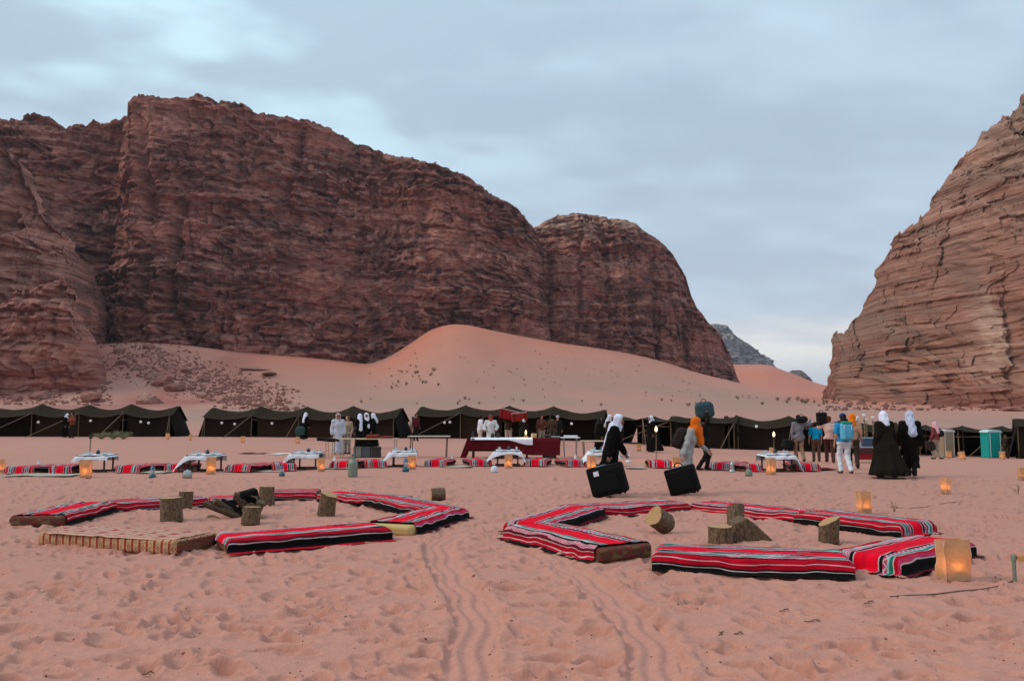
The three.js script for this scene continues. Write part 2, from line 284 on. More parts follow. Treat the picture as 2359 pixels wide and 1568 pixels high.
cliff('far_butte', 'rounded red sandstone butte with a paler cap right of the long cliff', {
  flute: 1.1, clefts: [[1268, 590, 1262, 790, 7, 8], [1338, 560, 1332, 800, 5, 5], [1402, 530, 1400, 810, 5, 5], [1450, 600, 1456, 820, 5, 4], [1505, 600, 1515, 840, 6, 6], [1570, 690, 1585, 850, 6, 5]], soft: 0.6, seed: 4, x0: 1130, x1: 1722, nu: 380, nv: 260, lean: 30, big: 6, crack: 3.5, bed: 1.0, block: 0.9, rough: 1.0, jag: 1.5, dip: -0.01,
  top: [[1130, 560], [1238, 522], [1250, 512], [1285, 494], [1345, 491], [1395, 499], [1440, 505], [1465, 514], [1480, 530], [1522, 556], [1550, 585], [1580, 635], [1592, 680], [1604, 706], [1630, 742], [1660, 770], [1680, 812], [1695, 862], [1705, 885], [1722, 900]],
  base: [[1130, 850], [1250, 830], [1430, 860], [1600, 905], [1722, 945]],
  deep: [[1130, 470], [1260, 445], [1450, 446], [1600, 462], [1680, 484], [1722, 510]],
}, (xv, yv, x, y, push) => {
  let c = redRock(xv, yv, x, y, push);
  c = mix3(c, DARK, clamp(0.55 * fbm(x / 7, y / 70, 2.2, 3) + 0.1));
  return mix3(c, [0.78, 0.47, 0.34], sstep(556, 520, yv + 14 * noise(x / 9, y / 3)) * clamp(0.75 + 0.8 * noise(x / 7, y / 1.4)));
});
cliff('right_cliff', 'tall pale orange sandstone cliff at the right edge with tan streaks', {
  soft: 0.7, flute: 2.0, clefts: [[2200, 520, 2190, 570, 9, 5], [2190, 570, 2160, 680, 8, 2.5], [2108, 750, 2102, 850, 11, 4], [1985, 740, 1990, 860, 10, 4], [2250, 400, 2225, 500, 10, 2.5], [2060, 600, 2055, 720, 10, 3], [2340, 640, 2335, 860, 14, 4]], seed: 7, x0: 1888, x1: 2980, nu: 620, nv: 360, lean: 26, big: 8, crack: 1.5, bed: 0.6, block: 1.3, rough: 1.2, jag: 7, dip: -0.06,
  top: [[1888, 920], [1900, 900], [1915, 860], [1925, 780], [1932, 765], [1965, 755], [1985, 725], [2000, 700], [2012, 660], [2030, 615], [2018, 612], [2032, 597], [2055, 570], [2060, 545], [2110, 505], [2140, 480], [2160, 440], [2190, 400], [2225, 355], [2245, 330], [2255, 305], [2290, 285], [2310, 270], [2340, 250], [2349, 235], [2354, 214], [2420, 190], [2600, 120], [2980, 60]],
  base: [[1888, 950], [2000, 958], [2200, 972], [2358, 985], [2980, 1000]],
  deep: [[1888, 330], [1905, 296], [1935, 272], [2000, 256], [2150, 232], [2358, 208], [2980, 180]],
  calm: (xv, yv) => 1 - 0.65 * Math.exp(-(((xv - 2285) / 60) ** 2) - (((yv - 770) / 110) ** 2)),
}, (xv, yv, x, y, push) => {
  const dip = y - x * 0.1 + 3 * noise(x / 60, 0.5), bed = hash3(Math.floor(dip / 2.3), 5, 9) * 2 - 1, n = fbm(x / 20, y / 16, 3.9, 4), st = fbm(x / 2.2, y / 34, 6.1, 3), f = fbm(x / 2.4, y / 1.3, 8.8, 3);
  const ch = chips(x, y, dip); let c = mix3([0.6, 0.3, 0.205], [0.44, 0.18, 0.12], clamp(0.25 + 0.9 * n + 0.3 * bed + 0.5 * f + 0.3 * ch));
  c = mix3(c, [0.36, 0.225, 0.165], clamp(0.22 + 1.6 * st + 0.7 * fbm(x / 14, y / 30, 2.7, 3)) * 0.75);
  const tan = Math.exp(-(((xv - 2285 + 0.1 * (yv - 770)) / 52) ** 2) - (((yv - 775) / 105) ** 2));
  c = mix3(c, [0.8, 0.53, 0.39], clamp(1.3 * tan * (0.75 + 1.2 * st) + sstep(620, 300, yv) * 0.55 * (0.6 + 0.8 * bed * 0.5 + f) + 0.45 * f + 0.12 * bed));
  return mix3(c, RED, sstep(840, 930, yv + (xv - 2100) * -0.08 + 25 * noise(x / 8, y / 4)) * 0.6 * sstep(2050, 2250, xv));
});
cliff('rock_outcrop', 'smooth rounded reddish rock buttress at the left edge before the long cliff', {
  seed: 9, x0: -300, x1: 262, nu: 260, nv: 230, lean: 14, big: 11, crack: 4.5, bed: 0.8, block: 1.1, rough: 1.2, jag: 9, dip: 0.03,
  top: [[-300, 250], [-100, 300], [0, 335], [30, 370], [68, 440], [84, 488], [100, 505], [140, 540], [165, 560], [178, 600], [200, 606], [206, 650], [222, 664], [236, 716], [246, 722], [252, 760], [262, 800]],
  base: [[-300, 960], [262, 900]],
  deep: [[-300, 268], [0, 286], [120, 296], [180, 312], [220, 334], [262, 366]],
}, (xv, yv, x, y) => {
  const n = fbm(x / 14, y / 12, 5.5, 4), f = fbm(x / 2.2, y / 1.2, 8.8, 3), st = fbm(x / 2, y / 20, 3.3, 3);
  const ch = chips(x, y, y); let c = mix3([0.56, 0.225, 0.155], ROSE, clamp(0.45 + n + 0.5 * f - 0.3 * ch)); c = mix3(c, GREY, clamp(0.8 * fbm(x / 10, y / 16, 2.2, 3) + 0.7 * st + 0.1 * sstep(500, 420, yv)));
  c = mix3(c, DARK, clamp(0.5 * f + 0.3 * ch - 0.05)); return mix3(c, redRock(xv, yv, x, y, 0), 0.85 * sstep(110, 225, xv + 30 * n));
});
cliff('rock_block', 'low layered rock block with dark overhangs at the foot of the left buttress', {
  seed: 12, x0: -320, x1: 250, nu: 240, nv: 170, lean: 12, big: 6, crack: 4, bed: 1.3, block: 1.3, rough: 0.9, jag: 7, dip: 0.02,
  top: [[-320, 640], [0, 700], [40, 672], [76, 655], [86, 640], [150, 645], [172, 668], [178, 720], [205, 760], [222, 790], [234, 822], [242, 868], [250, 905]],
  base: [[-320, 945], [0, 935], [250, 918]],
  deep: [[-320, 236], [0, 250], [120, 256], [220, 264], [250, 276]],
}, (xv, yv, x, y, push) => {
  const n = fbm(x / 9, y / 6, 5.1, 4), f = fbm(x / 1.6, y / 0.9, 8.1, 3);
  const ch = chips(x, y, y); let c = mix3([0.68, 0.29, 0.205], RED, clamp(0.4 + n + 0.6 * f + 0.3 * ch));
  return mix3(c, DARK, clamp(0.75 * fbm(x / 5, y / 2.2, 2.4, 3) + 0.3 * f - 0.05));
});
cliff('distant_mountain', 'hazy grey mountain far away in the gap between the cliffs', {
  seed: 15, x0: 1520, x1: 1800, nu: 150, nv: 80, lean: 300, big: 60, crack: 22, bed: 5, block: 4, rough: 6, jag: 1.2, dip: 0,
  top: [[1520, 770], [1600, 755], [1640, 745], [1672, 748], [1690, 768], [1712, 785], [1735, 803], [1752, 815], [1774, 828], [1782, 842], [1800, 862]],
  base: [[1520, 915], [1800, 915]], deep: [[1520, 2300], [1700, 2300], [1800, 2450]],
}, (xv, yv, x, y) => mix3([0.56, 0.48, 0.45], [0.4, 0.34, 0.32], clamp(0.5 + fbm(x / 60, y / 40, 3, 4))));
cliff('distant_hill', 'small dark rocky hill on the skyline right of the distant mountain', {
  seed: 17, x0: 1800, x1: 1890, nu: 60, nv: 30, lean: 60, big: 12, crack: 6, bed: 3, block: 2, rough: 2, jag: 0.8, dip: 0,
  top: [[1800, 868], [1822, 854], [1845, 852], [1862, 866], [1876, 884], [1890, 900]], base: [[1800, 920], [1890, 920]], deep: [[1800, 1250], [1890, 1250]],
}, (xv, yv, x, y) => mix3([0.27, 0.2, 0.18], [0.15, 0.11, 0.1], clamp(0.5 + fbm(x / 20, y / 14, 3, 4))));
{ // orange slope in the gap
  const top = [[1560, 830], [1690, 839], [1740, 840], [1775, 843], [1830, 862], [1870, 878], [1905, 888], [1990, 905]];
  const g = sheet(120, 60, (a, b) => { const xv = mix(1560, 1990, a), d = mix(500, 820, Math.min(b, 0.85) / 0.85) + (b > 0.85 ? (b - 0.85) * 900 : 0), k = sstep(0, 1, Math.min(b / 0.85, 1)), yv = mix(925, smoothCurve(top, xv), k), p = at(xv, yv, d); return [p.x, p.y + (b > 0.85 ? -(b - 0.85) * 90 : 0) + 0.8 * fbm(p.x / 18, d / 30, 2, 3), p.z]; }, (a, b, q) => [q[0] / 1.7, q[2] / 1.7]);
  colored(g, (x, y, z) => mix3([0.64, 0.205, 0.115], [0.58, 0.215, 0.14], clamp(0.4 + fbm(x / 30, z / 40, 7, 3))));
  tag(mesh('distant_dune', g, mat({ vertexColors: true, map: sandGrain, roughness: 1 })), 'bright orange sand slope in the gap between the two cliffs', 'dune', null, 'structure');
}
// ---------------------------------------------------------------- materials of the things
const stripes = (seed, order) => {                                   // handwoven rug: bands across v, weave and ornaments along u (1.6 m)
  const P = { r: [214, 6, 36], R: [172, 8, 30], k: [17, 15, 14], w: [186, 168, 164], p: [178, 48, 82], g: [26, 104, 88], t: [134, 172, 166], d: [92, 20, 30], o: [190, 96, 70] }, bands = [];
  let total = 0; for (const [c, w] of order) total += w;
  let y = 0; for (const [c, w, orn] of order) { bands.push([y / total, (y + w) / total, P[c], orn]); y += w; }
  return picture(256, 512, (i, j) => {
    const wob = 0.0022 * wrapNoise(i / 32, j / 64, 8, 8, seed), v = clamp(j / 512 + wob, 0, 0.9999), b = bands.find((q) => v >= q[0] && v < q[1]) || bands[bands.length - 1];
    let c = b[2];
    if (b[3]) { const m = (v - b[0]) / (b[1] - b[0]), z = Math.abs(((i / 16) % 1) - 0.5) * 2; if (b[3] === 'zig' ? Math.abs(m - z) < 0.22 : b[3] === 'dot' ? ((i >> 3) + (j >> 2)) % 2 === 0 : (i % 64) < 14 && m > 0.2 && m < 0.8) c = b[3] === 'dot' ? P.w : b[3] === 'zig' ? P.w : P.r; }
    const n = 1 + 0.1 * ((j & 1) ? 1 : -1) * 0.6 + 0.16 * (hash3(i, j, seed) - 0.5) + 0.1 * wrapNoise(i / 20, j / 20, 13, 26, seed + 1);
    return [c[0] * n + 4, c[1] * n + 4, c[2] * n + 4];
  });
};
const HALF = [['k', 4], ['w', 0.38], ['k', 0.8], ['R', 2], ['w', 0.38], ['R', 2.2], ['k', 0.7], ['p', 1.2, 'dot'], ['w', 0.38], ['g', 1.7, 'run'], ['t', 1.2], ['w', 0.38], ['d', 1.1], ['p', 1.6, 'zig'], ['w', 0.38], ['k', 1.8], ['w', 0.45], ['p', 0.8]];
const rugA = stripes(61, [...HALF, ['r', 8.2], ...HALF.slice().reverse()]);
const rugB = stripes(67, [['k', 2.6], ['R', 1], ['w', 0.38], ['R', 1.6], ['w', 0.38], ['d', 1], ['p', 1.6, 'dot'], ['k', 1.2], ['w', 0.6], ['t', 0.9], ['g', 1.4, 'run'], ['w', 0.38], ['r', 9], ['w', 0.38], ['k', 1.6], ['p', 1.8, 'zig'], ['w', 0.38], ['g', 1.2, 'run'], ['t', 1], ['R', 1.6], ['w', 0.38], ['d', 1.2], ['k', 3.4]]);
const rugC = stripes(71, [['d', 1.5], ['k', 3.2], ['w', 0.38], ['p', 1.1], ['R', 1.4], ['w', 0.4], ['g', 1.1], ['t', 0.7], ['p', 1.3, 'zig'], ['k', 1], ['w', 0.38], ['r', 7.4], ['w', 0.38], ['k', 1], ['p', 2, 'dot'], ['t', 0.8], ['R', 1.8], ['k', 0.8], ['w', 0.4], ['o', 0.8], ['k', 3]]);
const rugD = stripes(73, [['R', 3.6], ['k', 3.4], ['w', 0.4], ['d', 1], ['R', 2.2], ['p', 1], ['k', 1.2], ['w', 0.4], ['t', 0.9], ['g', 1], ['p', 1.5, 'dot'], ['w', 0.4], ['r', 9], ['w', 0.4], ['k', 1.4], ['p', 1.4, 'zig'], ['t', 0.8], ['w', 0.4], ['R', 1.6], ['k', 4]]);
const weave = picture(128, 128, (i, j) => 0.5 + 0.22 * Math.sin(j * Math.PI / 2) + 0.3 * (hash3(i >> 1, j, 77) - 0.5) + 0.15 * wrapNoise(i / 9, j / 9, 14, 14, 78), false);
const rugMats = [rugA, rugB, rugC, rugD].map((map) => cloth({ map, roughness: 1, bumpMap: weave, bumpScale: 0.002 }));
const printTex = (base, mark, seed) => picture(256, 256, (i, j) => {
  const u = i / 64, v = j / 64, a = u % 1, b = v % 1, col = Math.floor(u), edge = a < 0.16 || a > 0.84, q = Math.abs(a - 0.5) + Math.abs(b - 0.5);
  const c = edge ? mark : (col % 2 ? (q < 0.17 ? base : q < 0.27 ? mark : base) : (Math.abs(a - 0.5) < 0.2 ? base.map((x) => x * 0.9) : base)), n = 1 + 0.14 * (hash3(i, j, seed) - 0.5) + 0.12 * wrapNoise(i / 24, j / 24, 11, 11, seed);
  return c.map((x) => x * n);
});
const printMat = mat({ map: printTex([190, 150, 106], [146, 58, 42], 81), roughness: 0.95 });
const topPrint = mat({ map: picture(256, 256, (i, j) => { const row = Math.floor(j / 11) % 2, n = 1 + 0.2 * (hash3(i >> 1, j >> 1, 84) - 0.5), m = row ? [164, 108, 90] : [194, 150, 126]; return ((i >> 4) % 5 === 0 && (j >> 5) % 2) ? [150 * n, 58 * n, 50 * n] : m.map((x) => x * n); }), roughness: 0.95 });
const brownPrint = mat({ map: picture(128, 128, (i, j) => { const f = wrapNoise(i / 13, j / 13, 10, 10, 86), n = 1 + 0.3 * (hash3(i, j, 87) - 0.5); return (f > 0.25 ? [120, 42, 36] : f < -0.45 ? [112, 86, 50] : [88, 56, 40]).map((x) => x * n); }), roughness: 1 });
const beigeFoam = mat({ color: 0xc2a468, roughness: 0.95 });
const barkMat = mat({ map: picture(256, 256, (i, j) => { const n = wrapNoise(i / 6, j / 40, 43, 6, 91) * 0.5 + wrapNoise(i / 20, j / 20, 13, 13, 92) * 0.4 + 0.3 * (hash3(i, j, 93) - 0.5); return [104 + 46 * n, 82 + 40 * n, 60 + 34 * n]; }), bumpMap: picture(256, 256, (i, j) => 0.5 + 0.4 * wrapNoise(i / 7, j / 45, 37, 6, 94) + 0.2 * wrapNoise(i / 3, j / 12, 85, 21, 95), false), bumpScale: 0.012, roughness: 1 });
const endGrain = mat({ map: picture(256, 256, (i, j) => { const x = i / 128 - 1, y = j / 128 - 1, r = Math.hypot(x + 0.06, y) + 0.02 * wrapNoise(i / 30, j / 30, 9, 9, 96), ring = Math.sin(r * 60) * 0.5, crack = Math.abs(wrapNoise(Math.atan2(y, x) * 4, 3.2, 25, 25, 97)) < 0.05 ? -0.6 : 0, n = 0.18 * ring + crack + 0.25 * (hash3(i, j, 98) - 0.5); return [176 + 50 * n, 138 + 46 * n, 92 + 38 * n]; }), roughness: 0.95 });
const charMat = cloth({ color: 0x1d1916, bumpMap: barkMat.bumpMap, bumpScale: 0.02 });
const splitWood = mat({ map: picture(128, 128, (i, j) => { const n = wrapNoise(i / 3, j / 40, 43, 4, 99) * 0.6 + 0.3 * (hash3(i, j, 100) - 0.5); return [138 + 50 * n, 104 + 44 * n, 70 + 34 * n]; }), roughness: 1 });
const paper = new THREE.MeshPhysicalMaterial({ color: 0xdcb082, roughness: 0.95, transmission: 0.4, thickness: 0, side: THREE.DoubleSide, map: picture(128, 128, (i, j) => { const n = 0.5 * wrapNoise(i / 8, j / 8, 16, 16, 101) + 0.4 * (hash3(i, j, 102) - 0.5); return [238 + 16 * n, 234 + 18 * n, 228 + 20 * n]; }) });
const flameMat = new THREE.MeshStandardMaterial({ color: 0x301000, emissive: new THREE.Color(1, 0.5, 0.16), emissiveIntensity: 6 });
const candleWax = mat({ color: 0xe6dcc4, roughness: 0.6 });
const sandLump = mat({ color: 0xb98468, roughness: 1, map: sandGrain });
const ironMat = mat({ color: 0x3a3431, roughness: 0.6, metalness: 0.6 }), steel = mat({ color: 0xa9aca8, roughness: 0.35, metalness: 0.85 }), galvanised = mat({ color: 0x7d8878, roughness: 0.55, metalness: 0.35 });
const poleWood = mat({ color: 0x75614a, roughness: 0.9 }), darkWood = mat({ color: 0x3e2a1d, roughness: 0.8 }), plyMat = mat({ color: 0xc2ab86, roughness: 0.8 });
const whiteCloth = mat({ color: 0xdde0e2, roughness: 0.95, bumpMap: weave, bumpScale: 0.001 }), maroonCloth = cloth({ color: 0x571418, roughness: 0.95 }), matCloth = mat({ map: picture(64, 64, (i, j) => { const n = ((i >> 1) + (j >> 1)) % 2 ? 1.06 : 0.94, m = 0.16 * (hash3(i, j, 104) - 0.5); return [168 * (n + m), 158 * (n + m), 138 * (n + m)]; }), roughness: 1 });

// ---------------------------------------------------------------- mattresses and the striped rugs thrown over them
function mattressGeo(L, w, t, seed) {                                // soft slab, x along, z from 0 to -w; rounded edges, slight sag
  const g = new RoundedBoxGeometry(L, t, w, 5, 0.05), p = g.attributes.position;
  for (let i = 0; i < p.count; i++) { const x = p.getX(i), y = p.getY(i), z = p.getZ(i), k = clamp(y / t + 0.5); p.setXYZ(i, x + 0.012 * noise(y * 9, z * 5, seed), y + k * (0.014 * noise(x * 3, z * 4, seed) + 0.012), z + 0.014 * noise(x * 4, y * 8, seed + 3)); }
  g.translate(L / 2, t / 2 - 0.01, -w / 2); g.computeVertexNormals(); return g;
}
function uvMetres(g, k) { const p = g.attributes.position, n = g.attributes.normal, uv = new Float32Array(p.count * 2); for (let i = 0; i < p.count; i++) { const ax = Math.abs(n.getX(i)), ay = Math.abs(n.getY(i)), az = Math.abs(n.getZ(i)); uv.set(ay > ax && ay > az ? [p.getX(i) * k, p.getZ(i) * k] : az > ax ? [p.getX(i) * k, p.getY(i) * k] : [p.getZ(i) * k, p.getY(i) * k], i * 2); } g.setAttribute('uv', new THREE.BufferAttribute(uv, 2)); return g; }
function drop(s, len, T) {                                           // a cloth over an edge: s along the cloth -> [where it lies, how far down]
  const r = 0.05, q = r * Math.PI / 2, one = (e) => { if (e < 0) return [0, 0]; if (e < q) return [r * Math.sin(e / r), r * (1 - Math.cos(e / r))]; const dn = r + e - q; return dn < T ? [r + 0.012 + 0.10 * (dn - r) * (dn - r), dn] : [r + 0.03 + (dn - T), T]; };
  if (s < r) { const [o, d] = one(r - s); return [r - o, d]; }
  if (s > len - r) { const [o, d] = one(s - len + r); return [len - r + o, d]; }
  return [s, 0];
}
function rugGeo(L, w, t, o, seed) {                                  // o: overhangs at start, end, near side, far side, in metres
  const [e0, e1, n0, n1] = o, A = L + e0 + e1, B = w + n0 + n1, na = o[4] || 46, nb = o[5] || 40, T = t + 0.012;
  return sheet(na, nb, (a, b) => {
    const u = a * A - e0, wav = 0.02 * noise(u * 2.1, seed, 4) + 0.012 * noise(u * 6, seed, 9), v = b * B - n0 + wav * (b < 0.3 || b > 0.7 ? 1 : 0.3);
    const [x, dx] = drop(u, L, T - 0.008), [z, dz] = drop(v, w, T - 0.008), dn = Math.min(T - 0.008, Math.max(dx, dz) + 0.15 * Math.min(dx, dz));
    const wr = 0.007 * noise(u * 5 + v * 2, v * 14, seed) + 0.006 * noise(u * 2.2, v * 24 + u * 3, seed + 5), out = dz > 0.03 ? (v < w / 2 ? -1 : 1) * (0.014 * noise(u * 4.5, dz * 8, seed + 2) + 0.012) : 0, oux = dx > 0.03 ? (u < L / 2 ? -1 : 1) * 0.012 * (noise(v * 7, dx * 6, seed + 7) + 0.8) : 0;
    return [x + oux, Math.max(0.006 + 0.006 * (1 + noise(u * 6, v * 6, seed)), T - dn + 0.012 + wr), -(z + out)];
  }, (a, b) => [a * A / 1.6, b]);
}
function seat(P0, P1, s, w, t, rugNo, over, seed, mLabel, rLabel, group, end = brownPrint, sink = 0) {
  const dx = P1.x - P0.x, dd = P0.z - P1.z, L = Math.hypot(dx, dd), turn = Math.atan2(dd, dx), O = P0.clone(); O.y -= sink;
  const slope = Math.atan2(P1.y - P0.y, L);
  if (mLabel) { const m = thing('floor_mattress', mLabel, 'mattress', O, turn, 'mattresses laid out around the two fire rings'); m.rotation.order = 'YZX'; m.rotation.z = slope; const g = uvMetres(mattressGeo(L, w, t, seed), 2.2); if (s < 0) g.translate(0, 0, w); mesh('ticking', g, end, m); }
  if (rugNo >= 0) {
    const g = rugGeo(L, w, t, over, seed); if (s < 0) { g.translate(0, 0, w); }
    const r = mesh('striped_rug', g, rugMats[rugNo]); r.position.copy(O); r.rotation.order = 'YZX'; r.rotation.y = turn; r.rotation.z = slope; tag(r, rLabel, 'rug', group);
  }
}
const RR = 'striped rugs on the mattresses of the fire rings';
const E = 0.1;                                                       // usual overhang on the two long sides
// right ring
seat(G(1505, 1315), G(1966, 1336), 1, 0.79, 0.165, 0, [0.02, 0.02, 0.2, 0.16], 1, 'mattress under the rug at the front of the right ring', 'red striped rug on the front seat of the right ring, parallel to the picture edge', RR);
seat(G(1165, 1241), G(1378, 1297), 1, 0.78, 0.165, 1, [0.08, -0.06, 0.24, 0.1], 2, 'mattress with bare brown printed end facing us, front left of the right ring', 'striped rug stopping short of a bare brown mattress end, right ring', RR);
seat(G(1165, 1203, 0.15), G(1300, 1166, 0.15), -1, 0.7, 0.15, 2, [0.26, 0.0, 0.16, 0.2], 3, 'mattress at the left back corner of the right ring', 'striped rug folded down over the left corner of the right ring', RR);
seat(G(1335, 1192), G(1590, 1177), 1, 0.72, 0.14, 0, [0.0, 0.0, 0.2, 0.1], 4, 'mattress at the back left of the right ring, behind the stump lying on its side', 'striped rug at the back left of the right ring, below the two suitcases', RR, brownPrint, 0.02);
seat(G(1592, 1176), G(1832, 1203), 1, 0.72, 0.14, 1, [0.04, 0.0, 0.19, 0.1], 5, 'mattress at the back of the right ring, behind the leaning log pile', 'striped rug at the back of the right ring, behind the leaning log pile', RR, brownPrint, 0.02);
seat(G(1835, 1204), G(2074, 1237), 1, 0.78, 0.15, 0, [0.06, 0.22, 0.19, 0.12], 6, 'mattress at the back right of the right ring, behind the slanted stump', 'striped rug hanging over the right back corner of the right ring', RR);
seat(G(2073, 1328), G(2243, 1282), 1, 0.74, 0.165, 2, [0.24, 0.05, 0.22, 0.14], 7, 'mattress under the rug beside the large paper bag lantern', 'wide red striped rug draped to the sand beside the large paper bag lantern', RR);
// left ring
seat(G(147, 1211), G(270, 1177), 1, 0.8, 0.145, 1, [-0.05, 0.0, 0.17, 0.1], 8, 'mattress with a bare grey end at the far left of the left ring', 'striped rug on the leftmost seat of the left ring', RR);
seat(G(268, 1178), G(480, 1163), 1, 0.72, 0.14, 0, [0.1, 0.0, 0.2, 0.1], 9, 'mattress at the back left of the left ring, behind the two upright stumps', 'striped rug at the back left of the left ring, behind the two upright stumps', RR, brownPrint, 0.02);
seat(G(484, 1163), G(612, 1158), 1, 0.72, 0.12, 2, [0.0, 0.0, 0.17, 0.1], 10, 'mattress behind the left ring\'s firewood pile', 'striped rug behind the firewood pile of the left ring', RR, brownPrint, 0.03);
seat(G(616, 1153), G(728, 1152), 1, 0.7, 0.15, 0, [0.0, 0.0, 0.18, 0.1], 11, 'mattress at the back of the left ring, right of the firewood pile', 'striped rug at the back of the left ring, right of the firewood pile', RR, brownPrint, 0.01);
seat(G(732, 1153), G(888, 1168), 1, 0.74, 0.14, 1, [0.02, 0.0, 0.18, 0.1], 12, 'mattress behind the tilted stump of the left ring', 'striped rug behind the tilted stump at the back right of the left ring', RR, brownPrint, 0.01);
seat(G(922, 1143, 0.14), G(1064, 1169, 0.14), -1, 0.72, 0.14, 0, [0.22, 0.02, 0.12, 0.2], 13, 'mattress on the right of the left ring, below the small lying log', 'striped rug on the right of the left ring, below the small lying log', RR);
seat(G(945, 1236), G(1076, 1194), 1, 0.72, 0.15, 2, [-0.16, 0.14, 0.2, 0.1], 14, 'mattress with a bare yellowish end facing us, right of the left ring', 'striped rug next to the yellowish bare mattress end, left ring', RR, beigeFoam);
seat(G(527, 1277), G(899, 1245), 1, 0.72, 0.155, 3, [0.06, 0.03, 0.27, 0.12], 15, 'mattress under the rug at the front of the left ring', 'red striped rug with its edge spilling on the sand, front of the left ring', RR);
{ // the bare printed mattress
  const P0 = G(62, 1255), P1 = G(400, 1278), dx = P1.x - P0.x, dd = P0.z - P1.z, L = Math.hypot(dx, dd), m = thing('floor_mattress', 'bare tan mattress with brick red block print, no rug on it, left ring', 'mattress', P0, Math.atan2(dd, dx), 'mattresses laid out around the two fire rings');
  const bend = (g) => { const p = g.attributes.position; for (let i = 0; i < p.count; i++) { const x = p.getX(i), k = sstep(0.5, 0, x); p.setXYZ(i, x, p.getY(i) - 0.03 * k, p.getZ(i) - 0.1 * k * k - 0.05 * sstep(L, 0, x)); } g.computeVertexNormals(); return g; };
  mesh('ticking', bend(uvMetres(mattressGeo(L, 0.8, 0.165, 20), 2.1)), printMat, m);
  mesh('top_cover', bend(sheet(60, 20, (a, b) => [0.03 + a * (L - 0.06), 0.175 + 0.006 * noise(a * 30, b * 10, 3) - 0.02 * Math.pow(Math.abs(2 * b - 1), 8), -(0.03 + b * 0.74)], (a, b) => [a * L, b * 0.85])), topPrint, m);
  mesh('end_panel', bend(box(0.02, 0.13, 0.68, L + 0.003, 0.08, -0.4, 0.01)), brownPrint, m);
}

// ---------------------------------------------------------------- stumps and firewood
function logGeo(r, h, seed) { // bark tube along y from 0 to h
  return sheet(28, 10, (a, b) => { const t = a * 2 * Math.PI, k = r * (1 + 0.06 * Math.sin(3 * t + seed) + 0.07 * noise(Math.cos(t) * 2 + seed, Math.sin(t) * 2, b * 1.2) + 0.05 * (1 - b) * (1 - b)); return [Math.cos(t) * k, b * h, -Math.sin(t) * k]; }, (a, b) => [a * 3, b * h * 2.5]);
}
function capGeo(r, y, seed, slant = 0) { return sheet(28, 4, (a, b) => { const t = a * 2 * Math.PI, k = r * (1 + 0.06 * Math.sin(3 * t + seed) + 0.07 * noise(Math.cos(t) * 2 + seed, Math.sin(t) * 2, 1.2)) * (1 - b); return [Math.cos(t) * k, y + 0.003 * (1 - b) + slant * Math.cos(t) * k, -Math.sin(t) * k]; }, (a, b) => [0.5 + 0.5 * (1 - b) * Math.cos(a * 2 * Math.PI), 0.5 + 0.5 * (1 - b) * Math.sin(a * 2 * Math.PI)]); }
function stump(label, pos, r, h, rot = [0, 0, 0], seed = 1, slant = 0, group) {
  const t = thing('tree_stump', label, 'log', pos, 0, group);
  const bark = logGeo(r, h, seed), p = bark.attributes.position;
  if (slant) { for (let i = 0; i < p.count; i++) p.setY(i, p.getY(i) + slant * p.getX(i) * p.getY(i) / h); bark.computeVertexNormals(); }
  mesh('bark', bark, barkMat, t); mesh('cut_face', capGeo(r, h, seed, slant), endGrain, t); mesh('cut_face', capGeo(r * 1.05, 0, seed), endGrain, t);
  t.rotation.order = 'YXZ'; t.rotation.set(...rot); return t;
}
const LG = 'cut logs used as low tables in the fire rings';
stump('upright stump nearest the front left, the larger of two in the left ring', G(393, 1199), 0.165, 0.36, [0, 0.4, 0.02], 1, 0, LG);
stump('smaller upright stump just behind the larger one in the left ring', G(426, 1172), 0.118, 0.31, [0, 1, -0.04], 2, 0, LG);
stump('upright stump behind the firewood pile of the left ring', G(614, 1162), 0.14, 0.33, [0.04, 2, -0.05], 3, 0, LG);
stump('stump tilted to the right, at the right inside the left ring', G(751, 1187), 0.14, 0.36, [0.12, 0, -0.17], 4, -0.15, LG);
stump('short stump in front of the firewood pile of the left ring', G(578, 1207), 0.135, 0.26, [-0.03, 0.6, -0.06], 5, 0, LG);
stump('small log lying on its side outside the left ring, cut face to the left', G(1024, 1152).add(V(0, 0.115, 0)), 0.115, 0.27, [0.3, 0.25, Math.PI / 2], 6, 0, LG);
stump('short log lying tilted with its pale cut face to the left, right ring', G(1526, 1226).add(V(0.06, 0.11, 0)), 0.145, 0.28, [0.15, 0.5, 1.05], 7, 0, LG);
stump('low upright stump with a pale top at the front of the right ring', G(1661, 1251), 0.155, 0.215, [0, 0.7, 0.02], 8, 0, LG);
stump('stump with a steeply slanted top at the right inside the right ring', G(1906, 1247), 0.125, 0.27, [0.04, 0, -0.06], 9, 0.55, LG);
function wedge(w, h, d) { const s = new THREE.Shape(); s.moveTo(-w / 2, 0); s.lineTo(w / 2, 0); s.lineTo(w * 0.12, h * 0.7); s.lineTo(-w * 0.1, h); s.lineTo(-w * 0.36, h * 0.8); s.closePath(); const g = new THREE.ExtrudeGeometry(s, { depth: d, bevelEnabled: true, bevelSize: 0.015, bevelThickness: 0.015, bevelSegments: 1, steps: 3 }); const p = g.attributes.position; for (let i = 0; i < p.count; i++) p.setXYZ(i, p.getX(i) + 0.02 * noise(p.getY(i) * 9, p.getZ(i) * 9, 2), p.getY(i), p.getZ(i) + 0.03 * noise(p.getX(i) * 8, p.getY(i) * 8, 4)); g.computeVertexNormals(); g.translate(0, 0, -d / 2); return uvMetres(g, 3); }
function piece(label, geo, m, pos, rot) { const o = mesh('firewood', geo, m); o.position.copy(pos); o.rotation.order = 'YXZ'; o.rotation.set(...rot); return tag(o, label, 'firewood', 'split firewood at the ring centres'); }
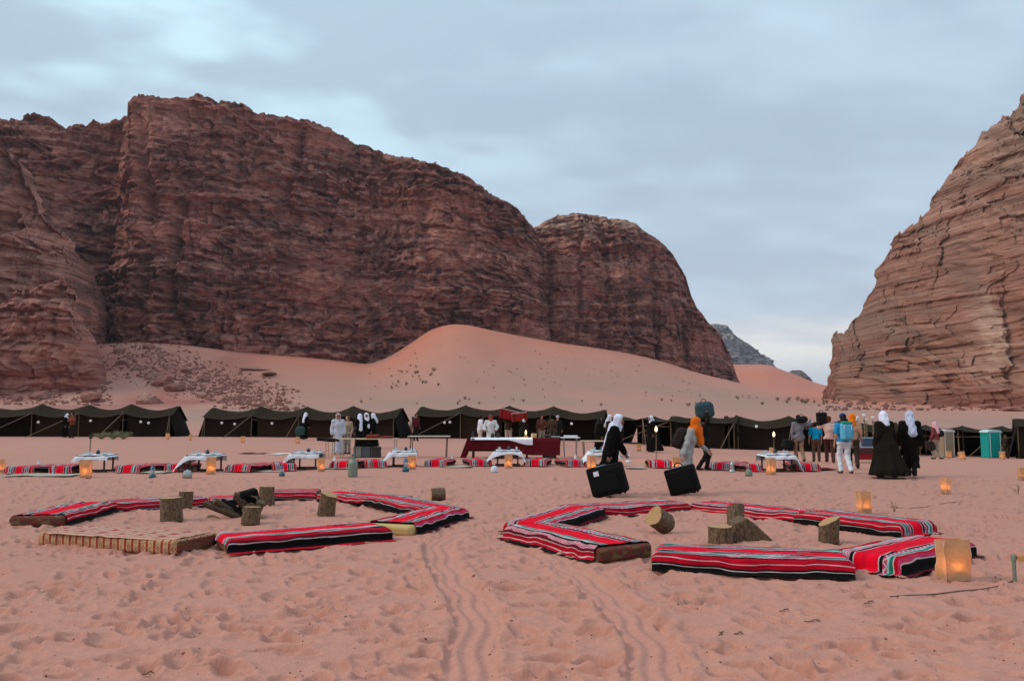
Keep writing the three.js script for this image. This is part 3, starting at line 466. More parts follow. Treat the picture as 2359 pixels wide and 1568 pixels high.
{ // right ring: leaning log on a triangular block
  const P = G(1722, 1243);
  piece('big triangular split block of wood at the centre of the right ring', wedge(0.56, 0.29, 0.26), barkMat, P, [0, 0.15, 0]);
  stump('short log propped up at the back of the triangular block, right ring', G(1692, 1208).add(V(0.02, 0.02, 0)), 0.125, 0.28, [-0.35, 0.3, -0.22], 14, 0.2);
  piece('small orange brown chunk of wood beside the low pale stump, right ring', wedge(0.14, 0.12, 0.1), splitWood, G(1697, 1240), [0, 0.8, 0.2]);
}
{ // left ring: firewood pile
  const P = G(560, 1192);
  piece('large charred log standing at the back of the left firewood pile', (() => { const g = uvMetres(box(0.34, 0.3, 0.22, 0, 0.15, 0, 0.04), 3); return g; })(), charMat, P.clone().add(V(0.03, 0.13, -0.25)), [0.1, 0.5, 0.25]);
  const logs = [[-0.32, 0.05, 0.1, 0.62, 0.052, 1.15, 0.35, 0], [-0.25, 0.06, 0.0, 0.55, 0.05, 1.0, 0.75, 1], [-0.2, 0.07, -0.1, 0.5, 0.055, 1.15, -0.35, 0], [0.02, 0.1, -0.05, 0.46, 0.06, 0.75, 0.3, 1], [0.1, 0.24, 0.0, 0.42, 0.05, 1.2, 1.2, 0], [0.12, 0.1, 0.12, 0.4, 0.062, 1.3, 2.1, 1], [0.0, 0.25, -0.1, 0.38, 0.06, 1.35, 0.2, 0], [0.26, 0.06, 0.08, 0.3, 0.07, 0.5, 2.7, 1]];
  const words = ['thin dark log at the lower left of the pile', 'thin brown log leaning left in the pile', 'dark log pointing left from the pile', 'log leaning up against the charred one', 'top log crossing the pile', 'log lying behind the short front stump', 'dark log on top at the back of the pile', 'short thick log at the right of the pile'];
  logs.forEach(([x, y, z, L, r, tilt, yaw, dark], k) => { const g = join([logGeo(r, L, k), capGeo(r, L, k), capGeo(r, 0, k)]); g.translate(0, -L / 2, 0); piece(words[k] + ' in the left ring', g, dark ? barkMat : k % 3 ? charMat : barkMat, P.clone().add(V(x, y + 0.05 + 0.1 * Math.cos(tilt) * L, z)), [0, yaw, tilt]); });
  piece('small tan wood chip lying left of the firewood pile', wedge(0.2, 0.03, 0.08), splitWood, G(490, 1192), [0, 0.2, 0]);
}
// ---------------------------------------------------------------- paper bag lanterns: open bags with sand and a burning candle inside
function bagGeo(w, h, seed) {                                        // four creased sides, wavy open rim; thin paper
  const d = w * 0.62, ring = (t) => { const q = t * 4, k = Math.floor(q) % 4, f = q - Math.floor(q); const c = [[-1, 1], [1, 1], [1, -1], [-1, -1]], a = c[k], b = c[(k + 1) % 4]; let x = mix(a[0], b[0], f) * w / 2, z = mix(a[1], b[1], f) * d / 2; if (k === 1 || k === 3) x *= 1 - 0.16 * Math.sin(f * Math.PI); return [x, z]; };
  return sheet(40, 12, (a, b) => { const [x, z] = ring(a === 1 ? 0 : a), k = 0.93 + 0.09 * b + 0.03 * noise(a * 9, b * 5, seed), rim = 0.03 * h * b * noise(a * 7, 2, seed); return [x * k + 0.012 * noise(b * 4, a * 8, seed), b * h + rim, z * k + 0.012 * noise(b * 5, a * 6, seed + 4)]; }, (a, b) => [a * 3, b * 2]);
}
const bagShapes = [bagGeo(0.25, 0.43, 1), bagGeo(0.25, 0.44, 7), bagGeo(0.26, 0.42, 13)];
const flameGeo = lathe([[0.001, 0], [0.011, 0.012], [0.013, 0.024], [0.008, 0.045], [0.0005, 0.07]], 10), candleGeo = lathe([[0, 0], [0.03, 0], [0.03, 0.07], [0.004, 0.068], [0, 0.068]], 12);
let bagCount = 0;
function lantern(label, pos, k = 1, turn = 0, glow = 1, tilt = 0, w = 1) {
  const t = thing('paper_bag_lantern', label, 'lantern', pos, turn, 'paper bag lanterns standing on the sand'), b = mesh('bag', bagShapes[bagCount++ % 3], paper, t);
  b.scale.set(k * w, k, k * w); t.rotation.order = 'YXZ'; t.rotation.z = tilt;
  const s = mesh('sand_fill', (() => { const g = sheet(10, 10, (a, c) => [(a - 0.5) * 0.2, 0.05 + 0.012 * noise(a * 5, c * 5), (0.5 - c) * 0.125]); return g; })(), sandLump, t); s.scale.set(k * w, k, k * w);
  if (glow > 0) {
    const c = mesh('candle', candleGeo, candleWax, t); c.position.y = 0.055 * k;
    const f = mesh('flame', flameGeo, flameMat, t, false); f.position.y = 0.125 * k;
    const l = new THREE.PointLight(new THREE.Color(1, 0.46, 0.16), 0.062 * glow * k * k); l.name = 'candle_light'; l.position.set(0, 0.15 * k, 0); l.castShadow = true; l.shadow.radius = 0.6; t.add(l);
  }
  return t;
}
lantern('large glowing paper bag at the right end of the right ring', G(2197, 1334), 0.93, 0.12, 1.15, 0, 1.22);
lantern('glowing paper bag just behind the right back corner of the right ring', G(1991, 1183), 0.86, 0.3, 1.1, 0.03, 1);
lantern('crumpled paper bag farther back right, with the robed men behind it', G(2178, 1137), 0.82, 0.7, 1.6, -0.1, 1);
lantern('paper bag cut by the right picture edge', G(2354, 1106), 0.75, 0.2, 0.9, 0, 1);
const BAGROW = [[8, 1082, 'half hidden paper bag at the left picture edge', 0.9, 24.6], [197, 1100, 'glowing bag before the leftmost low table', 1.15, 0], [486, 1092, 'bright glowing bag before the second low table from the left', 1.15, 0], [739, 1086, 'glowing bag at the right leg of the third low table', 0.95, 0], [948, 1081, 'glowing bag at the right of the fourth low table, by a teal lamp', 1.05, 0], [1171, 1078, 'glowing bag before the fifth low table, right of centre', 1.05, 0], [1363, 1083, 'glowing bag left of the carrier in black', 1.05, 0], [1556, 1081, 'glowing bag behind the suitcase of the carrier in orange', 0.9, 0], [1776, 1093, 'glowing bag before the rightmost low table', 1.1, 0]];
for (const [x, y, l, k, d] of BAGROW) lantern(l, d ? onGround(x, d) : G(x, y), k, (x % 7) * 0.1, 1.0, 0, 0.9);
const FARBAGS = [[388, 1003, 54, 'far small bag at the right end of the first tent'], [440, 1006, 52, 'far small bag in the gap between the first and second tents'], [561, 1011, 48, 'far small bag before the second tent, nearer its left pole'], [687, 1012, 47, 'far small bag left of the porter with the green bag'], [1470, 1024, 42, 'far small bag between the carrier in black and the torch'], [1775, 1031, 40, 'far bag behind the rightmost low table, near the torch'], [2181, 1036, 42, 'far small bag at the foot of the beige toilet cabin'], [2213, 1042, 36, 'far tilted bag between the two toilet cabins'], [2303, 1042, 38, 'far small bag right of the teal toilet cabin']];
for (const [x, y, d, l] of FARBAGS) lantern(l, onGround(x, d), 0.85, x % 3, 0.55, x === 2213 ? -0.3 : 0, 1);

// ---------------------------------------------------------------- the dining row: low tables, seats, lamps and pots
const tableTop = box(0.86, 0.035, 0.9, 0, 0.5, 0, 0.008);
function lowTable(label, x, y, turn, cloth, clothLabel, seed) {
  const P = G(x, y), t = thing('low_table', label, 'table', P, turn, 'low tables of the dining row');
  mesh('table_top', tableTop, darkWood, t);
  for (const [a, b] of [[-1, 1], [1, 1], [1, -1], [-1, -1]]) mesh('leg', box(0.045, 0.48, 0.045, a * 0.34, 0.24, b * 0.36, 0.006), darkWood, t);
  for (const b of [-1, 1]) mesh('foot_rail', box(0.84, 0.05, 0.06, 0, 0.03, b * 0.36, 0.008), darkWood, t);
  mesh('cross_bar', box(0.06, 0.05, 0.78, 0, 0.03, 0, 0.008), darkWood, t);
  const [l, r, n, f] = cloth, A = 0.86 + l + r, DP = 0.9;
  const c = mesh('tablecloth', sheet(44, 36, (a, b) => {
    const u = a * A - l, nn = n + 0.1 + 0.42 * Math.min(l, 0.6) * sstep(0.45, 0.05, a) + 0.3 * Math.min(r, 0.5) * sstep(0.6, 0.95, a), v = b * (DP + nn + f) - nn, [px, dx] = drop(u, 0.86, 0.49), [pz, dz] = drop(v, DP, 0.49), dn = Math.min(0.49, Math.max(dx, dz) + 0.25 * Math.min(dx, dz)), flare = (u < 0.43 ? 0.75 : 0.4) * dx, flz = 0.2 * dz;
    return [px - 0.43 + (dx > 0.03 ? Math.sign(u - 0.43) * (flare + 0.02 * noise(v * 9, dx * 4, seed)) : 0), 0.524 - dn + 0.004 * noise(u * 9, v * 9, seed), 0.45 - pz - (dz > 0.03 ? Math.sign(v - 0.45) * (flz + 0.025 * noise(u * 8, dz * 4, seed + 2)) : 0)];
  }), whiteCloth);
  c.position.copy(P); c.rotation.y = turn; tag(c, clothLabel, 'tablecloth', 'white cloths on the low tables');
  return { P, turn };
}
const glassMat = new THREE.MeshPhysicalMaterial({ color: 0xe8eef0, roughness: 0.08, transmission: 0.75, thickness: 0, side: THREE.DoubleSide }), navy = mat({ color: 0x1c2034, roughness: 0.4 }), porcelain = mat({ color: 0xd9dcdd, roughness: 0.3 }), tealMetal = mat({ color: 0x1d5f6c, roughness: 0.4, metalness: 0.3 }), brass = mat({ color: 0x847356, roughness: 0.5, metalness: 0.6 });
const glassProto = lathe([[0.026, 0], [0.03, 0.002], [0.036, 0.1], [0.034, 0.1], [0.027, 0.006], [0, 0.006]], 14), plateGeo = lathe([[0, 0], [0.06, 0], [0.1, 0.018], [0.098, 0.02], [0.06, 0.006], [0, 0.006]], 20), potGeo = lathe([[0, 0], [0.045, 0], [0.06, 0.03], [0.055, 0.08], [0.03, 0.11], [0.012, 0.125], [0.012, 0.14], [0, 0.145]], 16);
function tableware(t, words, seed) {
  const R = rng(seed), put = (x, z) => V(x, 0.53, z).applyAxisAngle(V(0, 1, 0), t.turn).add(t.P);
  const p = thing('tea_pot', 'small dark tea pot on ' + words, 'tea pot', put(-0.04 + 0.1 * R(), 0), R() * 6); mesh('pot_body', potGeo, navy, p); mesh('spout', bar(V(0.05, 0.05, 0), V(0.1, 0.1, 0), 0.012, 0.007), navy, p);
  for (let k = 0; k < 4; k++) { const g = mesh('drinking_glass', glassProto, glassMat); g.position.copy(put((k % 2 ? 1 : -1) * (0.24 + 0.1 * R()), (k < 2 ? 1 : -1) * (0.12 + 0.2 * R()))); tag(g, ['front left', 'front right', 'back left', 'back right'][k] + ' drinking glass on ' + words, 'glass', 'drinking glasses on the low tables'); }
  for (let k = 0; k < 4; k++) { const g = mesh('plate', plateGeo, porcelain); g.position.copy(put([-0.3, -0.1, 0.12, 0.3][k], (k % 2 ? 0.28 : -0.24))); tag(g, ['leftmost', 'second', 'third', 'rightmost'][k] + ' white plate on ' + words, 'plate', 'white plates on the low tables'); }
}
const LOW = [[222, 1087, 0.12, [0.1, 0.05, 0.02, 0.18], 'the leftmost low table'], [473, 1086, 0, [0.42, 0.03, 0.03, 0.2], 'the second low table from the left'], [708, 1080, 0, [0.52, 0.02, 0.04, 0.2], 'the third low table from the left'], [930, 1075, 0.1, [0.55, 0.02, 0.05, 0.2], 'the fourth low table from the left'], [1169, 1073, 0, [0.3, 0.34, 0.0, 0.2], 'the fifth low table, right of the buffet legs'], [1388, 1074, 0, [0.3, 0.2, 0.02, 0.2], 'the low table behind the carrier in black'], [1789, 1085, 0, [0.04, 0.46, 0.02, 0.2], 'the rightmost low table']];
LOW.forEach(([x, y, turn, cl, words], k) => tableware(lowTable('low dark wooden table under a white cloth, ' + words.replace('the ', ''), x, y, turn, cl, 'white cloth hanging over ' + words, k + 3), words, 40 + k));
// end-on mattresses of the dining row: [x left, x right, y bottom, tilt of its far end, rug, words]
const ENDS = [[2, 82, 1093, -0.1, 0, 'at the left picture edge'], [110, 165, 1092, 0.25, 2, 'left of the leftmost low table'], [256, 326, 1090, -0.15, 1, 'right of the leftmost low table'], [374, 428, 1087, 0.1, 0, 'left of the second low table'], [510, 585, 1088, -0.3, 1, 'right of the second low table'], [622, 684, 1086, 0.3, 0, 'left of the third low table'], [752, 826, 1080, -0.2, 2, 'left of the tall milk can'], [834, 892, 1078, 0.2, 0, 'right of the tall milk can'], [972, 1031, 1076, -0.1, 1, 'right of the fourth low table'], [1076, 1134, 1075, 0.2, 0, 'left of the fifth low table'], [1202, 1260, 1075, -0.15, 1, 'right of the fifth low table'], [1297, 1352, 1076, 0.15, 0, 'left of the black suitcase carrier'], [1488, 1555, 1079, -0.1, 2, 'between the two suitcase carriers'], [1622, 1690, 1083, -0.55, 0, 'right of the carrier in orange'], [1712, 1757, 1087, 0.2, 1, 'left of the rightmost low table'], [1828, 1890, 1086, -0.1, 0, 'right of the rightmost low table']];
const DR = 'striped rugs on the seats of the dining row';
ENDS.forEach(([x0, x1, y, turn, rug, words], k) => {
  const A = G(x0 + 3, y), B = G(x1 - 3, y), w = A.distanceTo(B), c = A.clone().add(B).multiplyScalar(0.5), L = 1.75, t = 0.2, dir = V(-Math.sin(turn), 0, -Math.cos(turn)), side = V(Math.cos(turn), 0, -Math.sin(turn));
  const P0 = c.clone().addScaledVector(side, w / 2), P1 = P0.clone().addScaledVector(dir, L);
  P1.y = lie(P1.x, -P1.z) - 0.02; P0.y += 0.01;
  seat(P0, P1, 1, w * 0.94, t, rug, [0.22, 0, 0.12, 0.12, 24, 26], 100 + k, 'floor mattress of the dining row ' + words, 'red striped rug on a dining row seat ' + words, DR);
});
function flatMat(label, x0, x1, y, deep, m = matCloth, name = 'floor_mat', cat = 'mat') {
  const A = G(x0, y), B = G(x1, y), w = B.x - A.x, o = mesh(name, sheet(24, 10, (a, b) => { const x = A.x + a * w + 0.05 * noise(b * 4, a), z = mix(A.z, B.z, a) - b * deep; return [x, lie(x, -z) + 0.035 + 0.015 * noise(x * 3, z * 3), z]; }, (a, b, q) => [q[0] / 0.5, q[2] / 0.5]), m);
  return tag(o, label, cat, cat === 'mat' ? 'woven mats along the dining row' : undefined);
}
flatMat('pale woven floor mat at the left picture edge, before the first rugs', 0, 160, 1099, 1.0); flatMat('pale woven floor mat under the blue lamp between first and second tables', 316, 372, 1092, 0.9); flatMat('pale woven floor mat left of the third low table', 560, 650, 1088, 1.0);
flatMat('pale woven floor mat left of the milk can', 742, 800, 1082, 0.8); flatMat('pale woven floor mat below the white vase', 1022, 1085, 1078, 0.8); flatMat('pale woven floor mat between the carriers', 1446, 1490, 1081, 0.9); flatMat('red woven floor mat right of the last seat', 1885, 1930, 1084, 1.0, maroonCloth);
{ // lamps, pots and cans on the sand before the seats
  const canGeo = lathe([[0, 0], [0.125, 0], [0.135, 0.02], [0.135, 0.36], [0.12, 0.41], [0.07, 0.47], [0.055, 0.5], [0.055, 0.56], [0.07, 0.575], [0.07, 0.59], [0, 0.6]], 22);
  const can = thing('milk_can', 'tall grey green metal can with a narrow neck, left of centre', 'can', G(812, 1098)); mesh('can_body', canGeo, galvanised, can);
  for (const s of [-1, 1]) mesh('handle', new THREE.TorusGeometry(0.045, 0.01, 6, 12).rotateY(Math.PI / 2 * 0).translate(s * 0.1, 0.47, 0), galvanised, can);
  mesh('lid', lathe([[0, 0.6], [0.06, 0.6], [0.05, 0.63], [0.012, 0.635], [0.012, 0.655], [0, 0.66]], 16), galvanised, can);
  function lamp(label, x, y, k, m, d) {
    const t = thing('oil_lamp', label, 'lamp', G(x, y), x); t.scale.setScalar(k);
    mesh('fuel_tank', lathe([[0, 0], [0.09, 0], [0.1, 0.03], [0.09, 0.09], [0.05, 0.11], [0, 0.115]], 18), m, t);
    mesh('glass_globe', lathe([[0.05, 0.12], [0.07, 0.16], [0.065, 0.22], [0.045, 0.27]], 16), glassMat, t);
    mesh('chimney_cap', lathe([[0.075, 0.27], [0.06, 0.3], [0.03, 0.33], [0.03, 0.36], [0, 0.365]], 16), m, t);
    for (const s of [-1, 1]) mesh('side_tube', bar(V(s * 0.085, 0.08, 0), V(s * 0.07, 0.29, 0), 0.007), m, t);
    mesh('bail_handle', new THREE.TorusGeometry(0.075, 0.005, 6, 16, Math.PI).translate(0, 0.33, 0), m, t);
  }
  lamp('teal oil lamp on the sand between the first and second low tables', 351, 1101, 0.95, tealMetal); lamp('slim teal oil lamp before the red rug left of the third table', 649, 1096, 0.85, tealMetal); lamp('teal oil lamp beside the glowing bag of the fourth low table', 934, 1086, 1.1, tealMetal); lamp('white oil lamp standing between the two carriers', 1447, 1066, 0.95, porcelain); lamp('pale metal oil lamp left of the rightmost low table', 1686, 1089, 0.95, steel);
  function pot(label, x, y, k, m, handle) { const t = thing('metal_pot', label, 'pot', G(x, y), x); t.scale.setScalar(k); mesh('pot_body', lathe([[0, 0], [0.1, 0], [0.125, 0.03], [0.13, 0.12], [0.105, 0.17], [0.11, 0.185]], 20), m, t); mesh('lid', lathe([[0.108, 0.185], [0.07, 0.215], [0.015, 0.225], [0.015, 0.245], [0, 0.25]], 18), m, t); if (handle) mesh('bail_handle', new THREE.TorusGeometry(0.11, 0.006, 6, 18, Math.PI).translate(0, 0.19, 0), ironMat, t); }
  pot('grey metal pot with a dark lid before the second low table', 431, 1102, 1.0, steel, 1); pot('white enamel pot before the fifth low table', 1138, 1088, 0.85, porcelain, 0); pot('small dull grey pot between the last lamp and table', 1724, 1097, 0.8, galvanised, 1);
  function vase(label, x, y, h) { const t = mesh('carafe', lathe([[0, 0], [0.06, 0], [0.07, 0.06], [0.05, 0.16], [0.02, 0.24], [0.022, 0.3], [0.03, 0.31]], 16), porcelain); t.position.copy(G(x, y)); t.scale.setScalar(h / 0.31); tag(t, label, 'carafe', 'white carafes of the dining row'); }
  vase('white carafe standing left of the leftmost low table', 88, 1084, 0.36); vase('white carafe on the mat right of the fourth low table', 1041, 1070, 0.32); vase('white carafe on the sand behind the tall milk can', 770, 1064, 0.24); vase('white carafe left of the low table behind the carrier in black', 1325, 1060, 0.26);
}
{ // red cushion heap, cloths lying behind the row
  flatMat('crumpled dark red cloth lying on the sand behind the third table', 550, 606, 1046, 0.6, maroonCloth, 'cloth', 'cloth');
  flatMat('white crumpled cloth on the sand right of the dark red cloth', 622, 668, 1047, 0.4, whiteCloth, 'cloth', 'cloth');
  flatMat('pale green folded cloth on the sand left of the torch post', 1398, 1440, 1051, 0.5, mat({ color: 0x7fa08a }), 'cloth', 'cloth');
}

// ---------------------------------------------------------------- black goat hair tents
const goat = cloth({ color: 0x3b3023, roughness: 1, map: picture(256, 256, (i, j) => { const seam = j % 64 < 3 ? 0.75 : 1, n = seam * (0.9 + 0.16 * wrapNoise(i / 20, j / 5, 13, 51, 111) + 0.2 * (hash3(i, j, 112) - 0.5)); return [235 * n, 232 * n, 225 * n]; }), bumpMap: weave, bumpScale: 0.004 });
const goatDark = cloth({ color: 0x281f18, roughness: 1, map: goat.map }), goatBrown = cloth({ color: 0x352419, roughness: 1, map: goat.map });
const bulbWhite = mat({ color: 0xe9ebe6, roughness: 0.35 });
function tent(label, x0, d0, x1, d1, poles, o) {                     // from (x0, d0) to (x1, d1) along the front eave
  const A = onGround(x0, d0), B = onGround(x1, d1), along = B.clone().sub(A).setY(0), L = along.length(); along.normalize();
  const back = V(along.z, 0, -along.x); if (back.z > 0) back.negate();
  const t = thing('goat_hair_tent', label, 'tent', A, 0, 'black goat hair tents in a row'), hR = o.ridge || 2.25, hE = o.eave || 1.75, depth = o.depth || 3, ks = [0, ...poles, 1];
  const sag = (u) => { let k = 1; while (k < ks.length - 1 && u > ks[k]) k++; const f = (u - ks[k - 1]) / (ks[k] - ks[k - 1]), e = Math.min(1, Math.max(0.35, (ks[k] - ks[k - 1]) * L / 3.6)); return 4 * f * (1 - f) * e + 0.1 * noise(u * 9, poles.length); };
  const spot = (u, s) => { const p = A.clone().addScaledVector(along, u * L).addScaledVector(back, s * depth); p.y = lie(p.x, -p.z); return p; };
  const roofY = (u, s) => { const e = o.ends === 0 ? 0 : 0.12 * Math.pow(Math.abs(2 * u - 1), 10); return (s < 0.45 ? mix(hE - 0.3 * sag(u), hR - 0.42 * sag(u), sstep(0, 1, s / 0.45) * 0.4 + s / 0.45 * 0.6) : mix(hR - 0.42 * sag(u), 1.2, (s - 0.45) / 0.55)) - e + 0.02 * noise(u * L * 2, s * 8); };
  const loc = (p, y) => [p.x - A.x, p.y + y - A.y, p.z - A.z], over = 0.15 / L;
  mesh('roof_cloth', sheet(96, 16, (a, b) => { const u = a * (1 + 2 * over) - over, s = b * 1.02 - 0.04; return loc(spot(u, s), roofY(clamp(u), s)); }, (a, b) => [a * L / 1.5, b * depth / 1.5]), goat, t);
  const hang = (name, s, u0, u1, m, lean = 0, top = 0) => mesh(name, sheet(50, 8, (a, b) => { const u = mix(u0, u1, a), p = spot(u, s - lean * (1 - b)), w = 0.05 * noise(u * L * 1.3, 3, s * 7) + 0.03 * Math.sin(u * L * 4); p.addScaledVector(back, w * (1 - 0.5 * b)); return loc(p, mix(-0.05, roofY(u, s) - 0.02 - top, b)); }, (a, b) => [a * (u1 - u0) * L / 1.5, b * 1.3]), m, t);
  hang('back_wall', 0.97, 0, 1, goatDark);
  for (const [u0, u1, s, br] of o.walls || [[0, 1, 0.3]]) hang('front_wall', s === undefined ? 0.02 : s, u0, u1, br ? goatBrown : goatDark, 0.02);
  for (const u of [0.003, 0.997]) { if (o.openEnd === u) continue; mesh('side_wall', sheet(14, 8, (a, b) => { const p = spot(u + (u < 0.5 ? -1 : 1) * 0.5 / L * (1 - b), mix(0.0, 0.98, a)); return loc(p, mix(-0.05, roofY(u, mix(0.0, 0.98, a)) - 0.02, b)); }, (a, b) => [a * 2.6, b * 1.3]), goatDark, t); }
  ks.forEach((u, k) => { const p = spot(clamp(u, 0.004, 0.996), 0.0), y = roofY(clamp(u), 0), q = loc(p, 0), r = loc(p, y); mesh('tent_pole', bar(V(...q), V(...r), 0.024, 0.02), poleWood, t);
    if (o.guys && o.guys[k]) { const out = p.clone().addScaledVector(back, -(o.guys[k][1] || 2)).addScaledVector(along, o.guys[k][0]); out.y = lie(out.x, -out.z); mesh('guy_pole', bar(V(...loc(out, 0)), V(...r), 0.02, 0.024), poleWood, t); } });
  for (const u of ks) { const p = spot(clamp(u, 0.004, 0.996), 0.45); mesh('ridge_pole', bar(V(...loc(p, 0)), V(...loc(p, roofY(clamp(u), 0.45) - 0.02)), 0.04), poleWood, t); }
  (o.bulbs || []).forEach(([u, h, lab]) => { const p = spot(u, (o.bulbS === undefined ? 0.0 : o.bulbS)), c = thing('hanging_lamp', lab, 'lamp', V(p.x, p.y + h, p.z).addScaledVector(back, -0.14), 0, 'white lamps hung along the tents'); mesh('globe', new THREE.SphereGeometry(0.095, 14, 10), bulbWhite, c); mesh('socket', lathe([[0, 0.13], [0.03, 0.13], [0.035, 0.08], [0, 0.08]], 10), ironMat, c); mesh('hanging_cord', bar(V(0, 0.12, 0), V(0, Math.max(0.2, roofY(u, 0) - h), 0.1), 0.006), ironMat, c); });
}
tent('black tent at the far left with a sagging roof, cut by the picture edge', -60, 60, 392, 60, [0.295, 0.535, 0.76], { guys: [0, [-2.2, 2.5], [-2.4, 2.5], [-0.6, 2.5], [0.1, 0.7]], ridge: 2.4, eave: 1.7, walls: [[0, 0.33, 0.4], [0.31, 0.74, 0.08, 1], [0.78, 1, 0.05]], bulbs: [[0.465 - 0.13, 1.05, 'white lamp on the left tent, left of the scarfed pair'], [0.6, 1.15, 'white lamp on the left tent, right of the scarfed pair'], [0.855, 1.08, 'left one of two close lamps at the right end of the left tent'], [0.895, 1.0, 'right one of two close lamps at the right end of the left tent']] });
tent('second black tent from the left, with two brown front panels', 470, 60, 908, 57, [0.26, 0.51, 0.755], { guys: [[0.1, 0.5], [-1.0, 2], [-0.2, 1.5], 0, 0], ridge: 2.25, eave: 1.55, walls: [[0.0, 0.26, 0.03], [0.29, 0.52, 0.03, 1], [0.53, 1, 0.05, 1]], bulbs: [[0.105, 1.0, 'left one of two lamps at the left end of the second tent'], [0.175, 0.92, 'right one of two lamps at the left end of the second tent'], [0.375, 0.98, 'single lamp on the brown middle panel of the second tent'], [0.76, 0.98, 'single lamp left of the porter in a white robe']] });
tent('third black tent, behind the red buffet table', 960, 58, 1386, 55, [0.245, 0.49, 0.73], { guys: [0, [-3.0, 2], 0, 0, 0], ridge: 2.35, eave: 1.75, walls: [[0, 0.24, 0.25], [0.25, 0.47, 0.03, 1], [0.47, 1, 0.35]], bulbs: [[0.16, 1.1, 'left one of two lamps touching each other in the third tent'], [0.19, 1.13, 'right one of two lamps touching each other in the third tent'], [0.36, 1.15, 'lamp on the brown panel of the third tent, left of the bent white figure'], [0.845, 1.15, 'lamp near the right end of the third tent']] });
tent('open fronted black tent with a flat propped roof behind the torch', 1404, 56, 1545, 53, [0.55], { ridge: 1.95, eave: 1.75, walls: [], guys: [0, [2, 3], [-3.5, 1.5]], depth: 3.6, bulbs: [] });
tent('black tent behind the orange scarfed carrier, with a dark gap at its right', 1543, 53, 1690, 51.5, [0.5], { ridge: 2.15, eave: 1.75, walls: [[0, 0.85, 0.05]], guys: [0, 0, [-0.6, 2]], bulbs: [] });
tent('long black tent behind the group of walking travellers', 1676, 52, 2070, 50, [0.06, 0.38, 0.72], { ridge: 2.2, eave: 1.6, walls: [[0.03, 0.37, 0.03], [0.37, 1, 0.2]], guys: [0, 0, [-0.5, 1.5], 0, 0], bulbs: [[0.17, 1.45, 'lamp high on the long tent left of the man in grey']] });
tent('low open black shelter behind the toilet cabins', 2062, 54, 2345, 50, [0.2, 0.52, 0.85], { ridge: 2.0, eave: 1.72, walls: [], guys: [0, 0, [0.1, 0.3], [-1.6, 1.2], 0], depth: 5, bulbs: [] });
tent('black tent wall cut by the right picture edge', 2341, 44, 2560, 42, [0.5], { ridge: 2.35, eave: 1.85, walls: [[0, 1, 0.02]], bulbs: [] });

// ---------------------------------------------------------------- toilet cabins
function cabin(label, x, d, color, turn, k = 1) {
  const m = mat({ color, roughness: 0.45 }), dk = mat({ color: new THREE.Color(color).multiplyScalar(0.72), roughness: 0.5 }), lt = mat({ color: new THREE.Color(color).lerp(new THREE.Color(1, 1, 1), 0.5), roughness: 0.5 }), t = thing('portable_toilet', label, 'toilet cabin', onGround(x, d), turn, 'portable toilet cabins'); t.scale.setScalar(k);
  mesh('cabin_body', box(1.1, 2.0, 1.1, 0, 1.07, 0, 0.04), m, t);
  mesh('skid', box(1.16, 0.12, 1.16, 0, 0.06, 0, 0.02), dk, t);
  mesh('roof', (() => { const s = new THREE.Shape(); s.moveTo(-0.6, 0); s.quadraticCurveTo(-0.56, 0.16, 0, 0.19); s.quadraticCurveTo(0.56, 0.16, 0.6, 0); s.closePath(); const g = new THREE.ExtrudeGeometry(s, { depth: 1.16, bevelEnabled: true, bevelSize: 0.015, bevelThickness: 0.015, bevelSegments: 2, curveSegments: 10 }); g.translate(0, 2.07, -0.58); return g; })(), lt, t);
  const door = mesh('door', box(0.68, 1.82, 0.03, -0.02, 1.06, 0.562, 0.012), m, t); mesh('handle', box(0.05, 0.14, 0.035, 0.24, 1.05, 0.594, 0.01), dk, door);
  for (const s of [-1, 1]) mesh('corner_rib', box(0.035, 1.94, 0.05, s * 0.4 + (s > 0 ? 0.01 : 0), 1.07, 0.575, 0.01), lt, t);
  for (let i = 0; i < 4; i++) for (const s of [-1, 1]) mesh('vent_slat', box(0.012, 0.03, 0.6, s * 0.556, 1.75 + i * 0.07, 0, 0.004), dk, t);
}
cabin('teal portable toilet cabin with a domed pale roof, right of the robed men', 2279, 47.5, 0x0d9d94, 0.02, 0.71);
cabin('beige portable toilet cabin behind the woman with the pink scarf', 2171, 48.5, 0x95836a, 0.25, 0.72);

// ---------------------------------------------------------------- tables, torches, heaps and cables
const topAt = (x, y, d) => at(x, y, d);
function trestle(label, x0, x1, yTop, d, deep, top, legM, group) {
  const A = at(x0, yTop, d), B = at(x1, yTop, d), w = B.x - A.x, g0 = lie((A.x + B.x) / 2, d), h = A.y - g0, t = thing('folding_table', label, 'table', V((A.x + B.x) / 2, g0, -d - deep / 2), 0, group);
  mesh('table_top', box(w, 0.04, deep, 0, h - 0.02, 0, 0.012), top, t);
  for (const s of [-1, 1]) { for (const q of [-1, 1]) mesh('leg', bar(V(s * (w / 2 - 0.15), 0, q * (deep / 2 - 0.08)), V(s * (w / 2 - 0.12), h - 0.04, q * (deep / 2 - 0.08)), 0.016), legM, t); mesh('leg_brace', bar(V(s * (w / 2 - 0.15), 0.3, -deep / 2 + 0.08), V(s * (w / 2 - 0.15), 0.3, deep / 2 - 0.08), 0.011), legM, t); }
  return { t, w, h, deep };
}
const tb1 = trestle('folding table with a beige top carrying red bundles, left of centre', 775, 915, 1010, 33, 0.75, plyMat, steel), tb2 = trestle('thin white folding table between the second and third tents', 938, 1035, 1004, 33, 0.7, mat({ color: 0xb8ae98 }), darkWood), tb3 = trestle('small white folding table at the right end of the buffet', 1292, 1336, 1007, 33.5, 0.6, porcelain, steel), tb4 = trestle('beige folding table behind the carrier in black', 1338, 1410, 1015, 33, 0.7, plyMat, ironMat);
